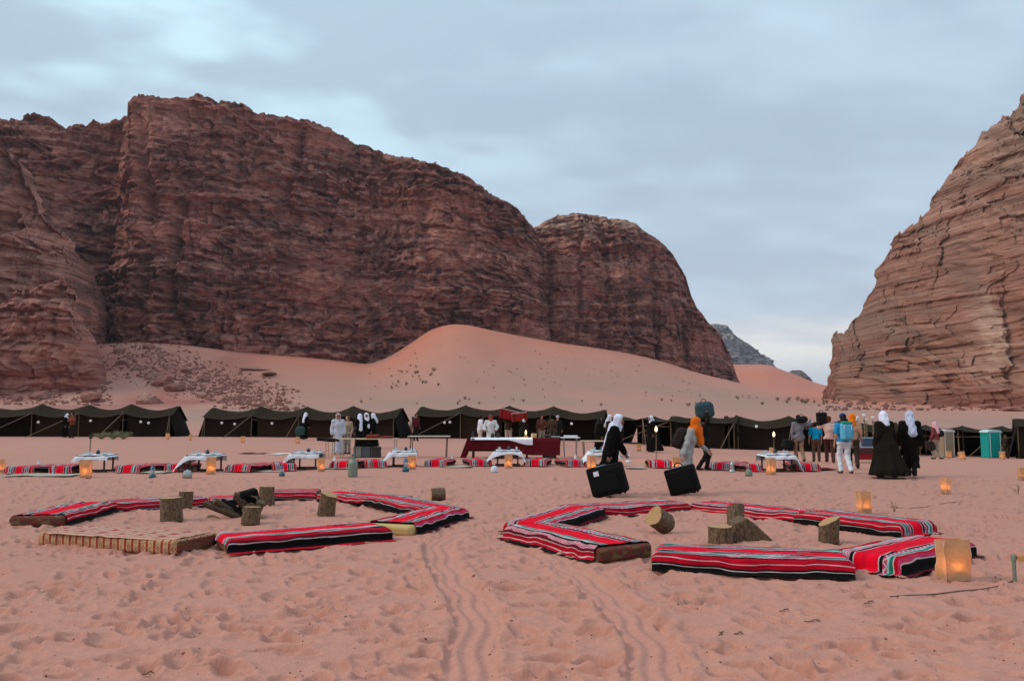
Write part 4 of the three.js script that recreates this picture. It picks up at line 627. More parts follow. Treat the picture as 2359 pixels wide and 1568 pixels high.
{ const c = mesh('cloth', sheet(16, 14, (a, b) => { const [p, dn] = drop(b * 0.9 - 0.1, 0.7, 0.5); return [(a - 0.5) * 0.72 + 0.03 * noise(b * 4, a * 3), 0.03 - dn - 0.06 * a, 0.35 - p + (dn > 0 ? 0.05 : 0) + 0.03 * noise(a * 6, b * 4)]; }), goatDark); c.position.copy(at(757, 1009, 32.9)); tag(c, 'dark cloth hanging from a stand left of the beige table', 'cloth');
  const s = trestle('small stand under the dark cloth left of the beige table', 742, 772, 1011, 33, 0.6, plyMat, plyMat); }
for (const [x, l, k] of [[858, 'dark red bundle at the middle of the beige folding table', 1], [890, 'flat red bundle at the right end of the beige folding table', 0.6]]) { const b = mesh('cloth_bundle', (() => { const g = box(0.5, 0.16, 0.4, 0, 0.08, 0, 0.06), p = g.attributes.position; for (let i = 0; i < p.count; i++) p.setY(i, p.getY(i) + 0.03 * noise(p.getX(i) * 8, p.getZ(i) * 8)); g.computeVertexNormals(); return g; })(), mat({ color: 0x7e2419 })); b.position.copy(at(x, 1009.5, 33.35)); b.scale.set(1, k, 1); tag(b, l, 'bundle'); }
for (const [x, c, l] of [[826, 0x8f8c80, 'pale crate under the beige folding table, left'], [846, 0x59605e, 'grey crate under the beige folding table, middle'], [868, 0x37382f, 'dark crate under the beige folding table, right']]) { const b = thing('crate', l, 'crate', onGround(x, 33.4)); mesh('crate_body', box(0.32, 0.42, 0.4, 0, 0.21, 0, 0.02), mat({ color: c }), b); for (const s of [-1, 1]) mesh('crate_rail', box(0.34, 0.04, 0.42, 0, 0.21 + s * 0.15, 0, 0.008), mat({ color: new THREE.Color(c).multiplyScalar(0.8) }), b); }
{ // buffet
  const d = 32.5, A = at(1079, 1010, d), B = at(1289, 1010, d), w = B.x - A.x, g0 = lie(A.x, d), h = A.y - g0, dp = 0.95, C = V((A.x + B.x) / 2, g0, -d - dp / 2), t = thing('buffet_table', 'long buffet table under a maroon cloth, in front of the third tent', 'table', C);
  mesh('table_top', box(w - 0.06, 0.05, dp - 0.04, 0, h - 0.03, 0, 0.01), plyMat, t); for (const s of [-0.96, -0.3, 0.3, 0.96]) for (const q of [-1, 1]) mesh('leg', box(0.07, h - 0.05, 0.07, s * (w / 2 - 0.1), (h - 0.05) / 2, q * 0.38, 0.008), darkWood, t);
  const c = mesh('tablecloth', sheet(70, 30, (a, b) => { const u = a * (w + 0.2) - 0.1, v = b * (dp + 0.95) - (0.42 + 0.22 * sstep(0.35, 0.7, a)), [px, dx] = drop(u, w, u < 0.5 ? 0.8 : 0.4), [pz, dz] = drop(v, dp, 0.75), dn = Math.max(dx, dz); return [px - w / 2 + 0.01 * noise(v * 9, 3), h + 0.015 - dn, dp / 2 - pz + (dz > 0.03 ? 0.05 * dz + 0.02 * noise(u * 6, dz * 3) : 0)]; }, (a, b) => [a * 4, b * 2]), maroonCloth); c.position.copy(C); tag(c, 'maroon cloth draped over the long buffet table', 'tablecloth');
  const e = mesh('cloth_corner', sheet(8, 12, (a, b) => [-w / 2 - 0.05 - 0.28 * b + 0.3 * a * (1 - 0.2 * b), h + 0.01 - b * (h - 0.02), dp / 2 + 0.06 + 0.03 * Math.sin(a * 9 + b * 4)]), maroonCloth, c);
  const rn = mesh('table_runner', sheet(60, 20, (a, b) => { const u = a * (w * 0.68), v = b * 0.9 - (0.05 + 0.2 * sstep(0.55, 0.95, a)), [pz, dz] = drop(v, dp, 0.5); return [u - w / 2 + 0.08, h + 0.026 - dz, dp / 2 - pz + (dz > 0.03 ? 0.075 + 0.02 * noise(u * 5, 2) : 0)]; }), whiteCloth); rn.position.copy(C); tag(rn, 'white runner on the left part of the maroon buffet', 'table runner');
  const words = ['tall dark bottle at the left end of the buffet', 'dark jar on the white runner, buffet', 'second dark jar on the white runner, buffet', 'pale box on the buffet right of the lamp', 'grey bowl near the right end of the buffet', 'steel tray at the right end of the buffet'];
  [[-0.46, navy, 'bottle'], [-0.24, ironMat, 'jar'], [-0.18, ironMat, 'jar'], [0.22, mat({ color: 0xbfa987 }), 'box'], [0.36, galvanised, 'bowl'], [0.46, steel, 'tray']].forEach(([u, m, n], k) => { const g = n === 'bottle' ? lathe([[0, 0], [0.05, 0], [0.05, 0.14], [0.02, 0.2], [0.02, 0.26], [0, 0.26]], 14) : n === 'jar' ? lathe([[0, 0], [0.07, 0], [0.08, 0.09], [0.05, 0.15], [0.055, 0.17], [0, 0.18]], 14) : n === 'box' ? box(0.22, 0.16, 0.2, 0, 0.08, 0) : n === 'bowl' ? lathe([[0, 0.01], [0.08, 0.01], [0.17, 0.12], [0.165, 0.12], [0.07, 0.02], [0, 0.02]], 18) : box(0.34, 0.05, 0.3, 0, 0.03, 0); const o = mesh(n, g, m); o.position.copy(C).add(V(u * w, h + 0.03, 0.05)); tag(o, words[k], n); });
  const fl = thing('table_lamp', 'burning lamp on the buffet before the third tent', 'lamp', C.clone().add(V(w * 0.13, h + 0.03, 0.1))); mesh('lamp_base', lathe([[0, 0], [0.07, 0], [0.06, 0.08], [0.03, 0.12], [0, 0.12]], 14), brass, fl); const f = mesh('flame', lathe([[0.001, 0.12], [0.035, 0.16], [0.04, 0.2], [0.02, 0.26], [0.001, 0.31]], 12), new THREE.MeshStandardMaterial({ color: 0x301000, emissive: new THREE.Color(1, 0.72, 0.42), emissiveIntensity: 3.2 }), fl, false); const l = new THREE.PointLight(new THREE.Color(1, 0.55, 0.22), 0.9); l.position.set(0, 0.2, 0); l.castShadow = true; l.shadow.radius = 2; fl.add(l);
  for (const [x, l2, c2] of [[1150, 'dark crate under the buffet, left', 0x2f3128], [1180, 'reddish crate under the buffet, middle', 0x6b4238], [1262, 'grey green crate under the buffet, right', 0x5f6352]]) { const b = thing('crate', l2, 'crate', onGround(x, 33)); mesh('crate_body', box(0.44, 0.32, 0.4, 0, 0.16, 0, 0.02), mat({ color: c2 }), b); mesh('crate_rail', box(0.46, 0.04, 0.42, 0, 0.27, 0, 0.008), mat({ color: c2 }), b); }
  const pan = mesh('tray', box(0.55, 0.07, 0.4, 0, 0.035, 0, 0.01), porcelain); pan.position.copy(at(1314, 1006.5, 33.8)); tag(pan, 'white tray on the small folding table right of the buffet', 'tray');
}
function torch(label, x, y, top, lit, lean = 0) {
  const P = G(x, y), d = -P.z, T = at(x + lean, top, d), t = thing('torch', label, 'torch', P, 0, 'torches on stakes'), q = T.clone().sub(P);
  mesh('stake', bar(V(0, 0, 0), q, 0.017, 0.014), lit ? poleWood : ironMat, t);
  const c = mesh('fuel_can', lathe([[0.03, -0.06], [0.055, -0.05], [0.06, 0.02], [0.035, 0.05], [0, 0.05]], 14), ironMat, t); c.position.copy(q);
  if (lit) { const f = mesh('flame', lathe([[0.001, 0.04], [0.045, 0.08], [0.055, 0.13], [0.035, 0.2], [0.001, 0.27]], 12), new THREE.MeshStandardMaterial({ color: 0x301000, emissive: new THREE.Color(1, 0.7, 0.38), emissiveIntensity: 3.5 }), t, false); f.position.copy(q); const l = new THREE.PointLight(new THREE.Color(1, 0.52, 0.2), 1.2); l.position.copy(q).add(V(0, 0.13, 0)); l.castShadow = true; l.shadow.radius = 2.5; t.add(l); }
}
torch('burning torch on a post between the two suitcase carriers', 1511, 1062, 997, true); torch('burning torch behind the rightmost low table', 1782, 1056, 1008, true);
torch('unlit thin torch stake rising behind the leftmost low table', 205, 1072, 1006, false, 4); torch('unlit thin torch stake left of the second folding table', 818, 1058, 986, false); torch('unlit leaning torch stake right of the beige folding table', 943, 1050, 962, false, 8);
{ // hookahs on a red draped bench at the right
  const d = 30.5, g0 = lie(at(1985, 1040, d).x, d), A = at(1968, 1033, d), B = at(2040, 1033, d), w = B.x - A.x, h = A.y - g0, C = V((A.x + B.x) / 2, g0, -d - 0.4), t = thing('display_bench', 'low bench with a red cloth carrying tall metal water pipes', 'bench', C);
  mesh('bench_top', box(w, 0.05, 0.8, 0, h, 0, 0.01), mat({ color: 0x6e3a38 }), t); mesh('front_panel', box(w - 0.04, 0.16, 0.03, 0, h - 0.11, 0.385, 0.008), mat({ color: 0x4c2626 }), t); mesh('cloth_skirt', box(w - 0.1, 0.22, 0.02, 0, h - 0.3, 0.37, 0.008), mat({ color: 0x8e0f1a }), t); for (const s of [-1, 1]) for (const q of [-1, 1]) mesh('leg', box(0.06, h - 0.03, 0.06, s * (w / 2 - 0.06), (h - 0.03) / 2, q * 0.33, 0.006), darkWood, t);
  const pipe = thing('water_pipe', 'tall brass and glass water pipe on the display bench, leftmost', 'water pipe', C.clone().add(V(-w * 0.42, h + 0.03, -0.1)), 0, 'water pipes on the display bench');
  mesh('glass_base', lathe([[0, 0], [0.1, 0], [0.12, 0.08], [0.07, 0.2], [0.03, 0.3]], 16), glassMat, pipe); mesh('stem', lathe([[0.02, 0.3], [0.035, 0.36], [0.016, 0.42], [0.04, 0.5], [0.016, 0.6], [0.03, 0.7], [0.016, 0.85], [0.05, 0.92], [0.012, 0.95], [0.012, 1.0]], 14), brass, pipe); mesh('bowl', lathe([[0.012, 1.0], [0.05, 1.04], [0.06, 1.12], [0.0, 1.1]], 14), porcelain, pipe); mesh('hose', new THREE.TubeGeometry(new THREE.CatmullRomCurve3([V(0.03, 0.42, 0), V(0.14, 0.5, 0.06), V(0.2, 0.3, 0.1), V(0.16, 0.08, 0.14)]), 16, 0.012, 6), navy, pipe);
  ['second', 'third', 'fourth', 'fifth', 'sixth'].forEach((s, k) => twin(pipe, 'water_pipe', s + ' tall water pipe from the left on the display bench', C.clone().add(V(w * (-0.27 + 0.14 * k), h + 0.03, k % 2 ? -0.25 : -0.05)), k * 1.3, 0.95 + 0.08 * (k % 3)));
  const pan = thing('blue_screen', 'tilted dark blue panel in a pale frame on the display bench', 'panel', C.clone().add(V(0.02, h + 0.03, 0.28))); pan.rotation.x = -0.5; mesh('frame', box(0.62, 0.42, 0.02, 0, 0.21, 0, 0.006), steel, pan); mesh('panel_face', box(0.54, 0.35, 0.012, 0, 0.21, 0.012, 0.003), mat({ color: 0x14243c, roughness: 0.3 }), pan);
}
{ // stake, bag and cable at the right edge
  const P = G(2337, 1338), t = thing('metal_stake', 'short grey metal pipe stuck in the sand at the right picture edge', 'stake', P); mesh('pipe', bar(V(0, -0.05, 0), V(0, 0.25, 0), 0.019), galvanised, t); mesh('pipe_collar', lathe([[0.026, 0.2], [0.026, 0.25], [0.018, 0.262], [0, 0.262]], 12), galvanised, t);
  const b = mesh('paper_scrap', sheet(10, 8, (a, q) => [0.02 + a * 0.22, 0.24 + 0.05 * noise(a * 4, q * 3) - 0.02 * a, (q - 0.5) * 0.1]), mat({ color: 0xb07a3a })); b.position.copy(P); tag(b, 'scrap of tan paper caught on top of the metal pipe', 'paper scrap');
  const pts = [[2332, 1342], [2300, 1350], [2260, 1358], [2210, 1362], [2150, 1368], [2090, 1374], [2050, 1380]].map(([x, y]) => { const p = G(x, y); p.y += nearRelief(p.x, -p.z) + 0.006; return p; });
  tag(mesh('cable', new THREE.TubeGeometry(new THREE.CatmullRomCurve3(pts), 60, 0.006, 6), mat({ color: 0x6e5548 })), 'thin grey cable lying on the sand from the pipe to the left', 'cable');
  const more = [[2050, 1170], [2110, 1168], [2180, 1160], [2260, 1145]].map(([x, y]) => { const p = G(x, y); p.y += nearRelief(p.x, -p.z) + 0.006; return p; });
  tag(mesh('cable', new THREE.TubeGeometry(new THREE.CatmullRomCurve3(more), 50, 0.006, 6), mat({ color: 0x7a5d4f })), 'thin cable on the sand behind the right ring, leading right', 'cable');
}
// ---------------------------------------------------------------- people: one continuous body each, clothes as its children
function skinOver(f, lo, hi, c) {                                    // surface net of f < 0 in a box, cells of c metres
  const n = [0, 1, 2].map((k) => Math.ceil((hi[k] - lo[k]) / c) + 2), [nx, ny, nz] = n, v = new Float32Array(nx * ny * nz), I = (i, j, k) => (k * ny + j) * nx + i;
  for (let k = 0; k < nz; k++) for (let j = 0; j < ny; j++) for (let i = 0; i < nx; i++) v[I(i, j, k)] = f(lo[0] + i * c, lo[1] + j * c, lo[2] + k * c);
  const id = new Int32Array(nx * ny * nz).fill(-1), pos = [], idx = [], E = [[0, 1], [0, 2], [0, 4], [1, 3], [1, 5], [2, 3], [2, 6], [3, 7], [4, 5], [4, 6], [5, 7], [6, 7]];
  for (let k = 0; k < nz - 1; k++) for (let j = 0; j < ny - 1; j++) for (let i = 0; i < nx - 1; i++) {
    const g = []; let s = 0; for (let q = 0; q < 8; q++) { g[q] = v[I(i + (q & 1), j + ((q >> 1) & 1), k + (q >> 2))]; if (g[q] < 0) s++; }
    if (!s || s === 8) continue;
    let x = 0, y = 0, z = 0, m = 0;
    for (const [a, b] of E) if ((g[a] < 0) !== (g[b] < 0)) { const t = g[a] / (g[a] - g[b]); x += mix(a & 1, b & 1, t); y += mix((a >> 1) & 1, (b >> 1) & 1, t); z += mix(a >> 2, b >> 2, t); m++; }
    id[I(i, j, k)] = pos.length / 3; pos.push(lo[0] + (i + x / m) * c, lo[1] + (j + y / m) * c, lo[2] + (k + z / m) * c);
  }
  const quad = (a, b, d, e, flip) => { if (a < 0 || b < 0 || d < 0 || e < 0) return; flip ? idx.push(a, b, d, a, d, e) : idx.push(a, d, b, a, e, d); };
  for (let k = 1; k < nz - 1; k++) for (let j = 1; j < ny - 1; j++) for (let i = 1; i < nx - 1; i++) {
    const a = v[I(i, j, k)] < 0;
    if (a !== v[I(i + 1, j, k)] < 0) quad(id[I(i, j - 1, k - 1)], id[I(i, j, k - 1)], id[I(i, j, k)], id[I(i, j - 1, k)], a);
    if (a !== v[I(i, j + 1, k)] < 0) quad(id[I(i - 1, j, k - 1)], id[I(i - 1, j, k)], id[I(i, j, k)], id[I(i, j, k - 1)], a);
    if (a !== v[I(i, j, k + 1)] < 0) quad(id[I(i - 1, j - 1, k)], id[I(i, j - 1, k)], id[I(i, j, k)], id[I(i - 1, j, k)], a);
  }
  const g = new THREE.BufferGeometry(); g.setAttribute('position', new THREE.BufferAttribute(new Float32Array(pos), 3)); g.setIndex(idx); g.computeVertexNormals(); return g;
}
const smin = (a, b, k) => { const h = Math.max(k - Math.abs(a - b), 0) / k; return Math.min(a, b) - h * h * k / 4; };
function rod(x, y, z, [a, b, ra, rb]) { const bx = b[0] - a[0], by = b[1] - a[1], bz = b[2] - a[2], px = x - a[0], py = y - a[1], pz = z - a[2], t = clamp((px * bx + py * by + pz * bz) / (bx * bx + by * by + bz * bz || 1)); return Math.hypot(px - bx * t, py - by * t, pz - bz * t) - (ra + (rb - ra) * t); }
const egg = (x, y, z, c, r) => { const k = Math.hypot((x - c[0]) / r[0], (y - c[1]) / r[1], (z - c[2]) / r[2]); return (k - 1) * Math.min(...r); };
const blend = (list, k) => (x, y, z) => { let d = 9; for (const q of list) d = smin(d, rod(x, y, z, q), k); return d; };
// a head with a face (centre at the origin, looking along +z) and a relaxed hand (wrist at the origin, fingers along -y, thumb towards +z)
const headGeo = skinOver((x, y, z) => {
  let d = egg(x, y, z, [0, 0.035, -0.012], [0.074, 0.088, 0.093]); d = smin(d, egg(x, y, z, [0, -0.045, 0.018], [0.056, 0.062, 0.068]), 0.04); d = smin(d, egg(x, y, z, [0, -0.098, 0.052], [0.022, 0.018, 0.02]), 0.03);
  d = smin(d, rod(x, y, z, [[0, 0.012, 0.08], [0, -0.028, 0.105], 0.008, 0.014]), 0.014);
  for (const s of [-1, 1]) { d = Math.max(d, -egg(x, y, z, [s * 0.03, 0.008, 0.091], [0.018, 0.011, 0.014])); d = smin(d, egg(x, y, z, [s * 0.03, 0.007, 0.078], [0.012, 0.011, 0.011]), 0.003); d = smin(d, egg(x, y, z, [s * 0.078, 0, -0.005], [0.01, 0.03, 0.02]), 0.006); }
  d = smin(d, egg(x, y, z, [0, -0.058, 0.078], [0.024, 0.006, 0.012]), 0.006); return Math.max(d, -egg(x, y, z, [0, -0.0625, 0.093], [0.022, 0.002, 0.012]));
}, [-0.1, -0.13, -0.12], [0.1, 0.14, 0.135], 0.0075);
const handGeo = skinOver((x, y, z) => {
  let d = egg(x, y, z, [0, -0.045, 0], [0.017, 0.05, 0.041]); d = smin(d, rod(x, y, z, [[0, 0.02, 0], [0, -0.02, 0], 0.026, 0.022]), 0.02);
  [[0.03, 0.072], [0.01, 0.08], [-0.011, 0.075], [-0.03, 0.058]].forEach(([fz, L]) => { const a = [0, -0.084, fz], b = [-0.008, -0.084 - L * 0.5, fz * 1.05], c = [-0.03, -0.084 - L * 0.9, fz * 1.0]; d = smin(d, Math.min(rod(x, y, z, [a, b, 0.0095, 0.0088]), rod(x, y, z, [b, c, 0.0088, 0.007])), 0.006); });
  return smin(d, Math.min(rod(x, y, z, [[-0.004, -0.025, 0.032], [-0.014, -0.058, 0.062], 0.013, 0.011]), rod(x, y, z, [[-0.014, -0.058, 0.062], [-0.024, -0.086, 0.064], 0.011, 0.008])), 0.01);
}, [-0.06, -0.18, -0.06], [0.04, 0.06, 0.09], 0.0065);
const skinTone = [mat({ color: 0x8a5f46, roughness: 0.6 }), mat({ color: 0xb98a70, roughness: 0.6 })], cloths = new Map();
const dye = (c) => { if (!cloths.has(c)) cloths.set(c, cloth({ color: c, bumpMap: weave, bumpScale: 0.001 })); return cloths.get(c); };
const add = (a, b) => [a[0] + b[0], a[1] + b[1], a[2] + b[2]];
const POSE = { stand: {}, walk: { legL: [[0.0, -0.42, 0.14], [0.0, -0.83, 0.04]], legR: [[0, -0.43, 0.02], [0, -0.82, -0.24]] }, stride: { legL: [[0.0, -0.40, 0.22], [0.0, -0.80, 0.26]], legR: [[0, -0.43, -0.06], [0, -0.80, -0.34]] } };
function person(label, pos, H, yaw, o) {                             // faces +z before the turn; o: outfit and pose
  const P = { ...(POSE[o.pose || 'stand']), ...o }, k = H / 1.75, t = thing('person', label, 'person', pos, yaw), c = o.cell || 0.027;
  const lean = P.lean || 0, side = P.side || 0, up = (p) => { const y = p[1] - 0.95, z = p[2], y2 = y * Math.cos(lean) - z * Math.sin(lean), z2 = y * Math.sin(lean) + z * Math.cos(lean); return [p[0] * Math.cos(side) + y2 * Math.sin(side), 0.95 + y2 * Math.cos(side) - p[0] * Math.sin(side), z2]; };
  const w = P.build || 1, chest = up([0, 1.27, 0.0]), neck = up([0, 1.475, -0.005]), head = up(add([0, 1.635, 0.025], P.head || [0, 0, 0])), pel = [0, 0.95, 0];
  const J = {};
  for (const [n, s] of [['L', 1], ['R', -1]]) {
    const sh = up([s * 0.185 * w, 1.415, -0.01]), arm = P['arm' + n] || [[s * 0.06, -0.28, -0.03], [s * 0.075, -0.53, 0.06]]; J['sh' + n] = sh; J['el' + n] = add(sh, arm[0]); J['wr' + n] = add(sh, arm[1]);
    const hip = [s * 0.095, 0.92, 0], leg = P['leg' + n] || [[s * 0.012, -0.42, 0.02], [s * 0.015, -0.84, -0.02]]; J['hp' + n] = hip; J['kn' + n] = add(hip, leg[0]); J['an' + n] = add(hip, leg[1]); J['to' + n] = add(J['an' + n], [s * 0.02, -0.045, 0.14]);
  }
  const limbs = (m = 0) => [['L'], ['R']].flatMap(([n]) => [[J['sh' + n], J['el' + n], 0.052 + m, 0.04 + m], [J['el' + n], J['wr' + n], 0.041 + m, 0.027 + m]]);
  const legs = (m = 0) => ['L', 'R'].flatMap((n) => [[J['hp' + n], J['kn' + n], 0.083 + m, 0.054 + m], [J['kn' + n], J['an' + n], 0.054 + m, 0.036 + m * 1.3]]);
  const feet = (m = 0) => ['L', 'R'].map((n) => [add(J['an' + n], [0, -0.035, -0.03]), J['to' + n], 0.036 + m, 0.028 + m]);
  const torso = (m = 0) => [[J.hpL, J.hpR, 0.105 + m, 0.105 + m], [pel, chest, 0.118 * w + m, 0.135 * w + m], [add(chest, [0.06, 0, 0]), add(chest, [-0.06, 0, 0]), 0.115 * w + m, 0.115 * w + m], [J.shL, J.shR, 0.062 + m, 0.062 + m], [chest, neck, 0.11 + m, 0.055 + m]];
  const bb = [[-0.75, -0.02, -0.75], [0.75, 2.15, 0.75]], fit = (list, pad) => { const lo = [9, 9, 9], hi = [-9, -9, -9]; for (const [a, b, ra, rb] of list) for (let q = 0; q < 3; q++) { lo[q] = Math.min(lo[q], a[q] - ra - pad, b[q] - rb - pad); hi[q] = Math.max(hi[q], a[q] + ra + pad, b[q] + rb + pad); } return [lo, hi]; };
  const wear = (name, list, kk, color, cut, cellSize = c) => { const f0 = blend(list, kk), [lo, hi] = fit(list, 0.05), g = skinOver(cut ? (x, y, z) => cut(f0(x, y, z), x, y, z) : f0, lo, hi, cellSize); const m = mesh(name, g, dye(color), t); m.scale.setScalar(k); return m; };
  { // the body, head and hands in one mesh
    const list = [...torso(), ...limbs(), ...legs(), ...feet(), [neck, add(head, [0, -0.04, -0.02]), 0.055, 0.05]], f = blend(list, 0.035), [lo, hi] = fit(list, 0.04), pieces = [skinOver(f, lo, hi, c)];
    const hd = headGeo.clone(); hd.rotateX(P.nod === undefined ? 0.5 * lean : P.nod); hd.rotateY(P.look || 0); hd.translate(...head); pieces.push(hd);
    for (const [n, s] of [['L', 1], ['R', -1]]) { const h = handGeo.clone(); if (s < 0) h.scale(-1, 1, 1); const dir = V(...J['wr' + n]).sub(V(...J['el' + n])).normalize(); if (s < 0 && h.index) { const a = h.index.array; for (let q = 0; q < a.length; q += 3) { const z = a[q]; a[q] = a[q + 1]; a[q + 1] = z; } } h.applyQuaternion(new THREE.Quaternion().setFromUnitVectors(V(0, -1, 0), dir)); h.translate(...J['wr' + n]); pieces.push(h); }
    const b = mesh('body', mergeGeometries(pieces.map((g) => { const q = new THREE.BufferGeometry(); q.setAttribute('position', g.attributes.position); q.setAttribute('normal', g.attributes.normal); q.setIndex(Array.from(g.index.array)); return q; })), skinTone[o.fair ? 1 : 0], t); b.scale.setScalar(k);
  }
  const mid = [(J.anL[0] + J.anR[0]) / 2, 0.12, (J.anL[2] + J.anR[2]) / 2];
  if (o.trousers !== undefined) wear('trousers', [[J.hpL, J.hpR, 0.125, 0.125], [pel, add(pel, [0, 0.06, 0]), 0.135, 0.13], ...['L', 'R'].flatMap((n) => [[J['hp' + n], J['kn' + n], 0.102, 0.078], [J['kn' + n], add(J['an' + n], [0, 0.0, 0]), 0.078, o.shorts ? 0.07 : 0.064]])], 0.03, o.trousers, o.shorts ? (d, x, y, z) => Math.max(d, 0.42 - y) : (d, x, y, z) => Math.max(d + 0.006 * Math.sin(y * 38 + x * 9), 0.05 - y));
  if (o.trousers !== undefined || o.shoes) wear('shoes', feet(0.014).map(([a, b, r, q]) => [a, b, r, q]), 0.02, o.shoes || 0x2a2420);
  if (o.shirt !== undefined) {
    const long = o.sleeves !== 'short', hem = o.hem || 0.9, sl = ['L', 'R'].flatMap((n) => long ? [[J['sh' + n], J['el' + n], 0.075, 0.062], [J['el' + n], J['wr' + n].map((q, i) => mix(J['el' + n][i], q, 0.9)), 0.062, 0.048]] : [[J['sh' + n], J['el' + n].map((q, i) => mix(J['sh' + n][i], q, 0.75)), 0.078, 0.07]]);
    wear('shirt', [...torso(0.024).slice(0, 4), [chest, neck, 0.13, 0.07], [pel, [0, hem + 0.05, pel[2]], 0.148, 0.15], ...sl], 0.035, o.shirt, (d, x, y, z) => Math.max(d + 0.006 * Math.sin(y * 30 + x * 14 + z * 8), hem - y, Math.hypot(x - neck[0], y - neck[1] - 0.06, z - neck[2]) < 0.07 ? 0.01 : -1));
  }
  if (o.robe !== undefined) {
    const R = o.hemR || 0.27, sway = o.sway || [0, 0], bot = [mid[0] + sway[0], 0.1, mid[2] + sway[1]], hemY = o.robeHem || 0.07, sl = ['L', 'R'].flatMap((n) => [[J['sh' + n], J['el' + n], 0.085, 0.085], [J['el' + n], J['wr' + n].map((q, i) => mix(J['el' + n][i], q, 0.92)), 0.085, 0.075]]);
    wear('robe', [...torso(0.035), ...(o.cloak ? [[up([0, 1.26, -0.02]), [mix(0, bot[0], 0.45), 0.7, mix(0, bot[2], 0.45)], 0.15, mix(0.17, R, 0.45)], [[mix(0, bot[0], 0.45), 0.7, mix(0, bot[2], 0.45)], bot, mix(0.17, R, 0.45), R]] : []), [add(pel, [0, 0.05, 0]), [mix(pel[0], bot[0], 0.5), 0.5, mix(0, bot[2], 0.5)], 0.165, mix(0.17, R, 0.55)], [[mix(pel[0], bot[0], 0.5), 0.5, mix(0, bot[2], 0.5)], bot, mix(0.17, R, 0.55), R], ...sl], 0.05, o.robe, (d, x, y, z) => { const low = sstep(1.1, 0.1, y), a = Math.atan2(z - bot[2] * low, x - bot[0] * low); return Math.max(d + low * (0.020 * Math.sin(a * 9 + y * 2.2) + 0.012 * Math.sin(a * 17 - y * 3)) + 0.005 * Math.sin(y * 26 + x * 10), hemY - y); });
  }
  if (o.scarf !== undefined) {
    const S = o.scarfLen || 0.42, bk = o.scarfDir || [0, -1], nk = add(head, [0, -0.12, -0.03]), tail = [neck[0] + bk[0] * 0.17, neck[1] - S, neck[2] + bk[1] * 0.17], f1 = [[add(head, [0, 0.035, -0.015]), add(head, [0, -0.02, -0.015]), 0.115, 0.112], [nk, add(neck, [0, -0.03, 0]), 0.095, 0.125], [add(nk, [bk[0] * 0.06, 0, bk[1] * 0.06]), tail, 0.105, o.tailR || 0.085], ...(o.wrap ? [[add(neck, [0.1, -0.02, 0.06]), add(neck, [-0.1, -0.02, 0.06]), 0.06, 0.06]] : [])];
    const yaw2 = P.look || 0; wear(o.wrap ? 'head_wrap' : 'headscarf', f1, 0.05, o.scarf, (d, x, y, z) => { const fx = x - head[0], fy = y - head[1], fz = z - head[2], q = fz * Math.cos(yaw2) + fx * Math.sin(yaw2), s2 = fx * Math.cos(yaw2) - fz * Math.sin(yaw2); return Math.max(d + 0.007 * Math.sin(x * 50 + y * 24) + 0.005 * Math.sin(z * 60 - y * 20), Math.hypot(s2 / 0.068, (fy + 0.01) / (o.wrap ? 0.07 : 0.095)) < 1 && q > 0.01 ? 0.008 : -1); }, Math.min(c, 0.02));
    if (o.band) wear('head_band', [[add(head, [0.02, 0.07, 0]), add(head, [-0.02, 0.07, 0]), 0.09, 0.09]], 0.02, o.band, (d, x, y) => Math.max(d, Math.abs(y - head[1] - 0.075) - 0.014), 0.014);
  }
  if (o.hair !== undefined) wear('hair', [[add(head, [0, 0.045, -0.025]), add(head, [0, -0.03, -0.05]), 0.096, 0.08], ...(o.longHair ? [[add(head, [0, -0.02, -0.06]), add(neck, [0, -0.06, -0.08]), 0.08, 0.06]] : [])], 0.03, o.hair, (d, x, y, z) => Math.max(d, Math.min(z - head[2] - 0.045, 0.05 - (y - head[1]) ) > 0 ? 0.01 : -1), 0.018);
  if (o.cap !== undefined) wear('cap', [[add(head, [0, 0.05, -0.01]), add(head, [0, 0.04, -0.01]), 0.104, 0.104]], 0.02, o.cap, (d, x, y) => Math.max(d, head[1] + 0.03 - y), 0.018);
  if (o.sash !== undefined) wear('sash', [[add(pel, [0, 0.06, 0.0]), add(pel, [0, 0.09, 0]), 0.17, 0.168]], 0.02, o.sash, (d, x, y) => Math.max(d, Math.abs(y - 1.03) - 0.035));
  t.userData.joints = undefined;
  const world = (p) => V(...p).multiplyScalar(k).applyAxisAngle(V(0, 1, 0), yaw).add(pos);
  return { t, J, head, neck, chest, k, world };
}
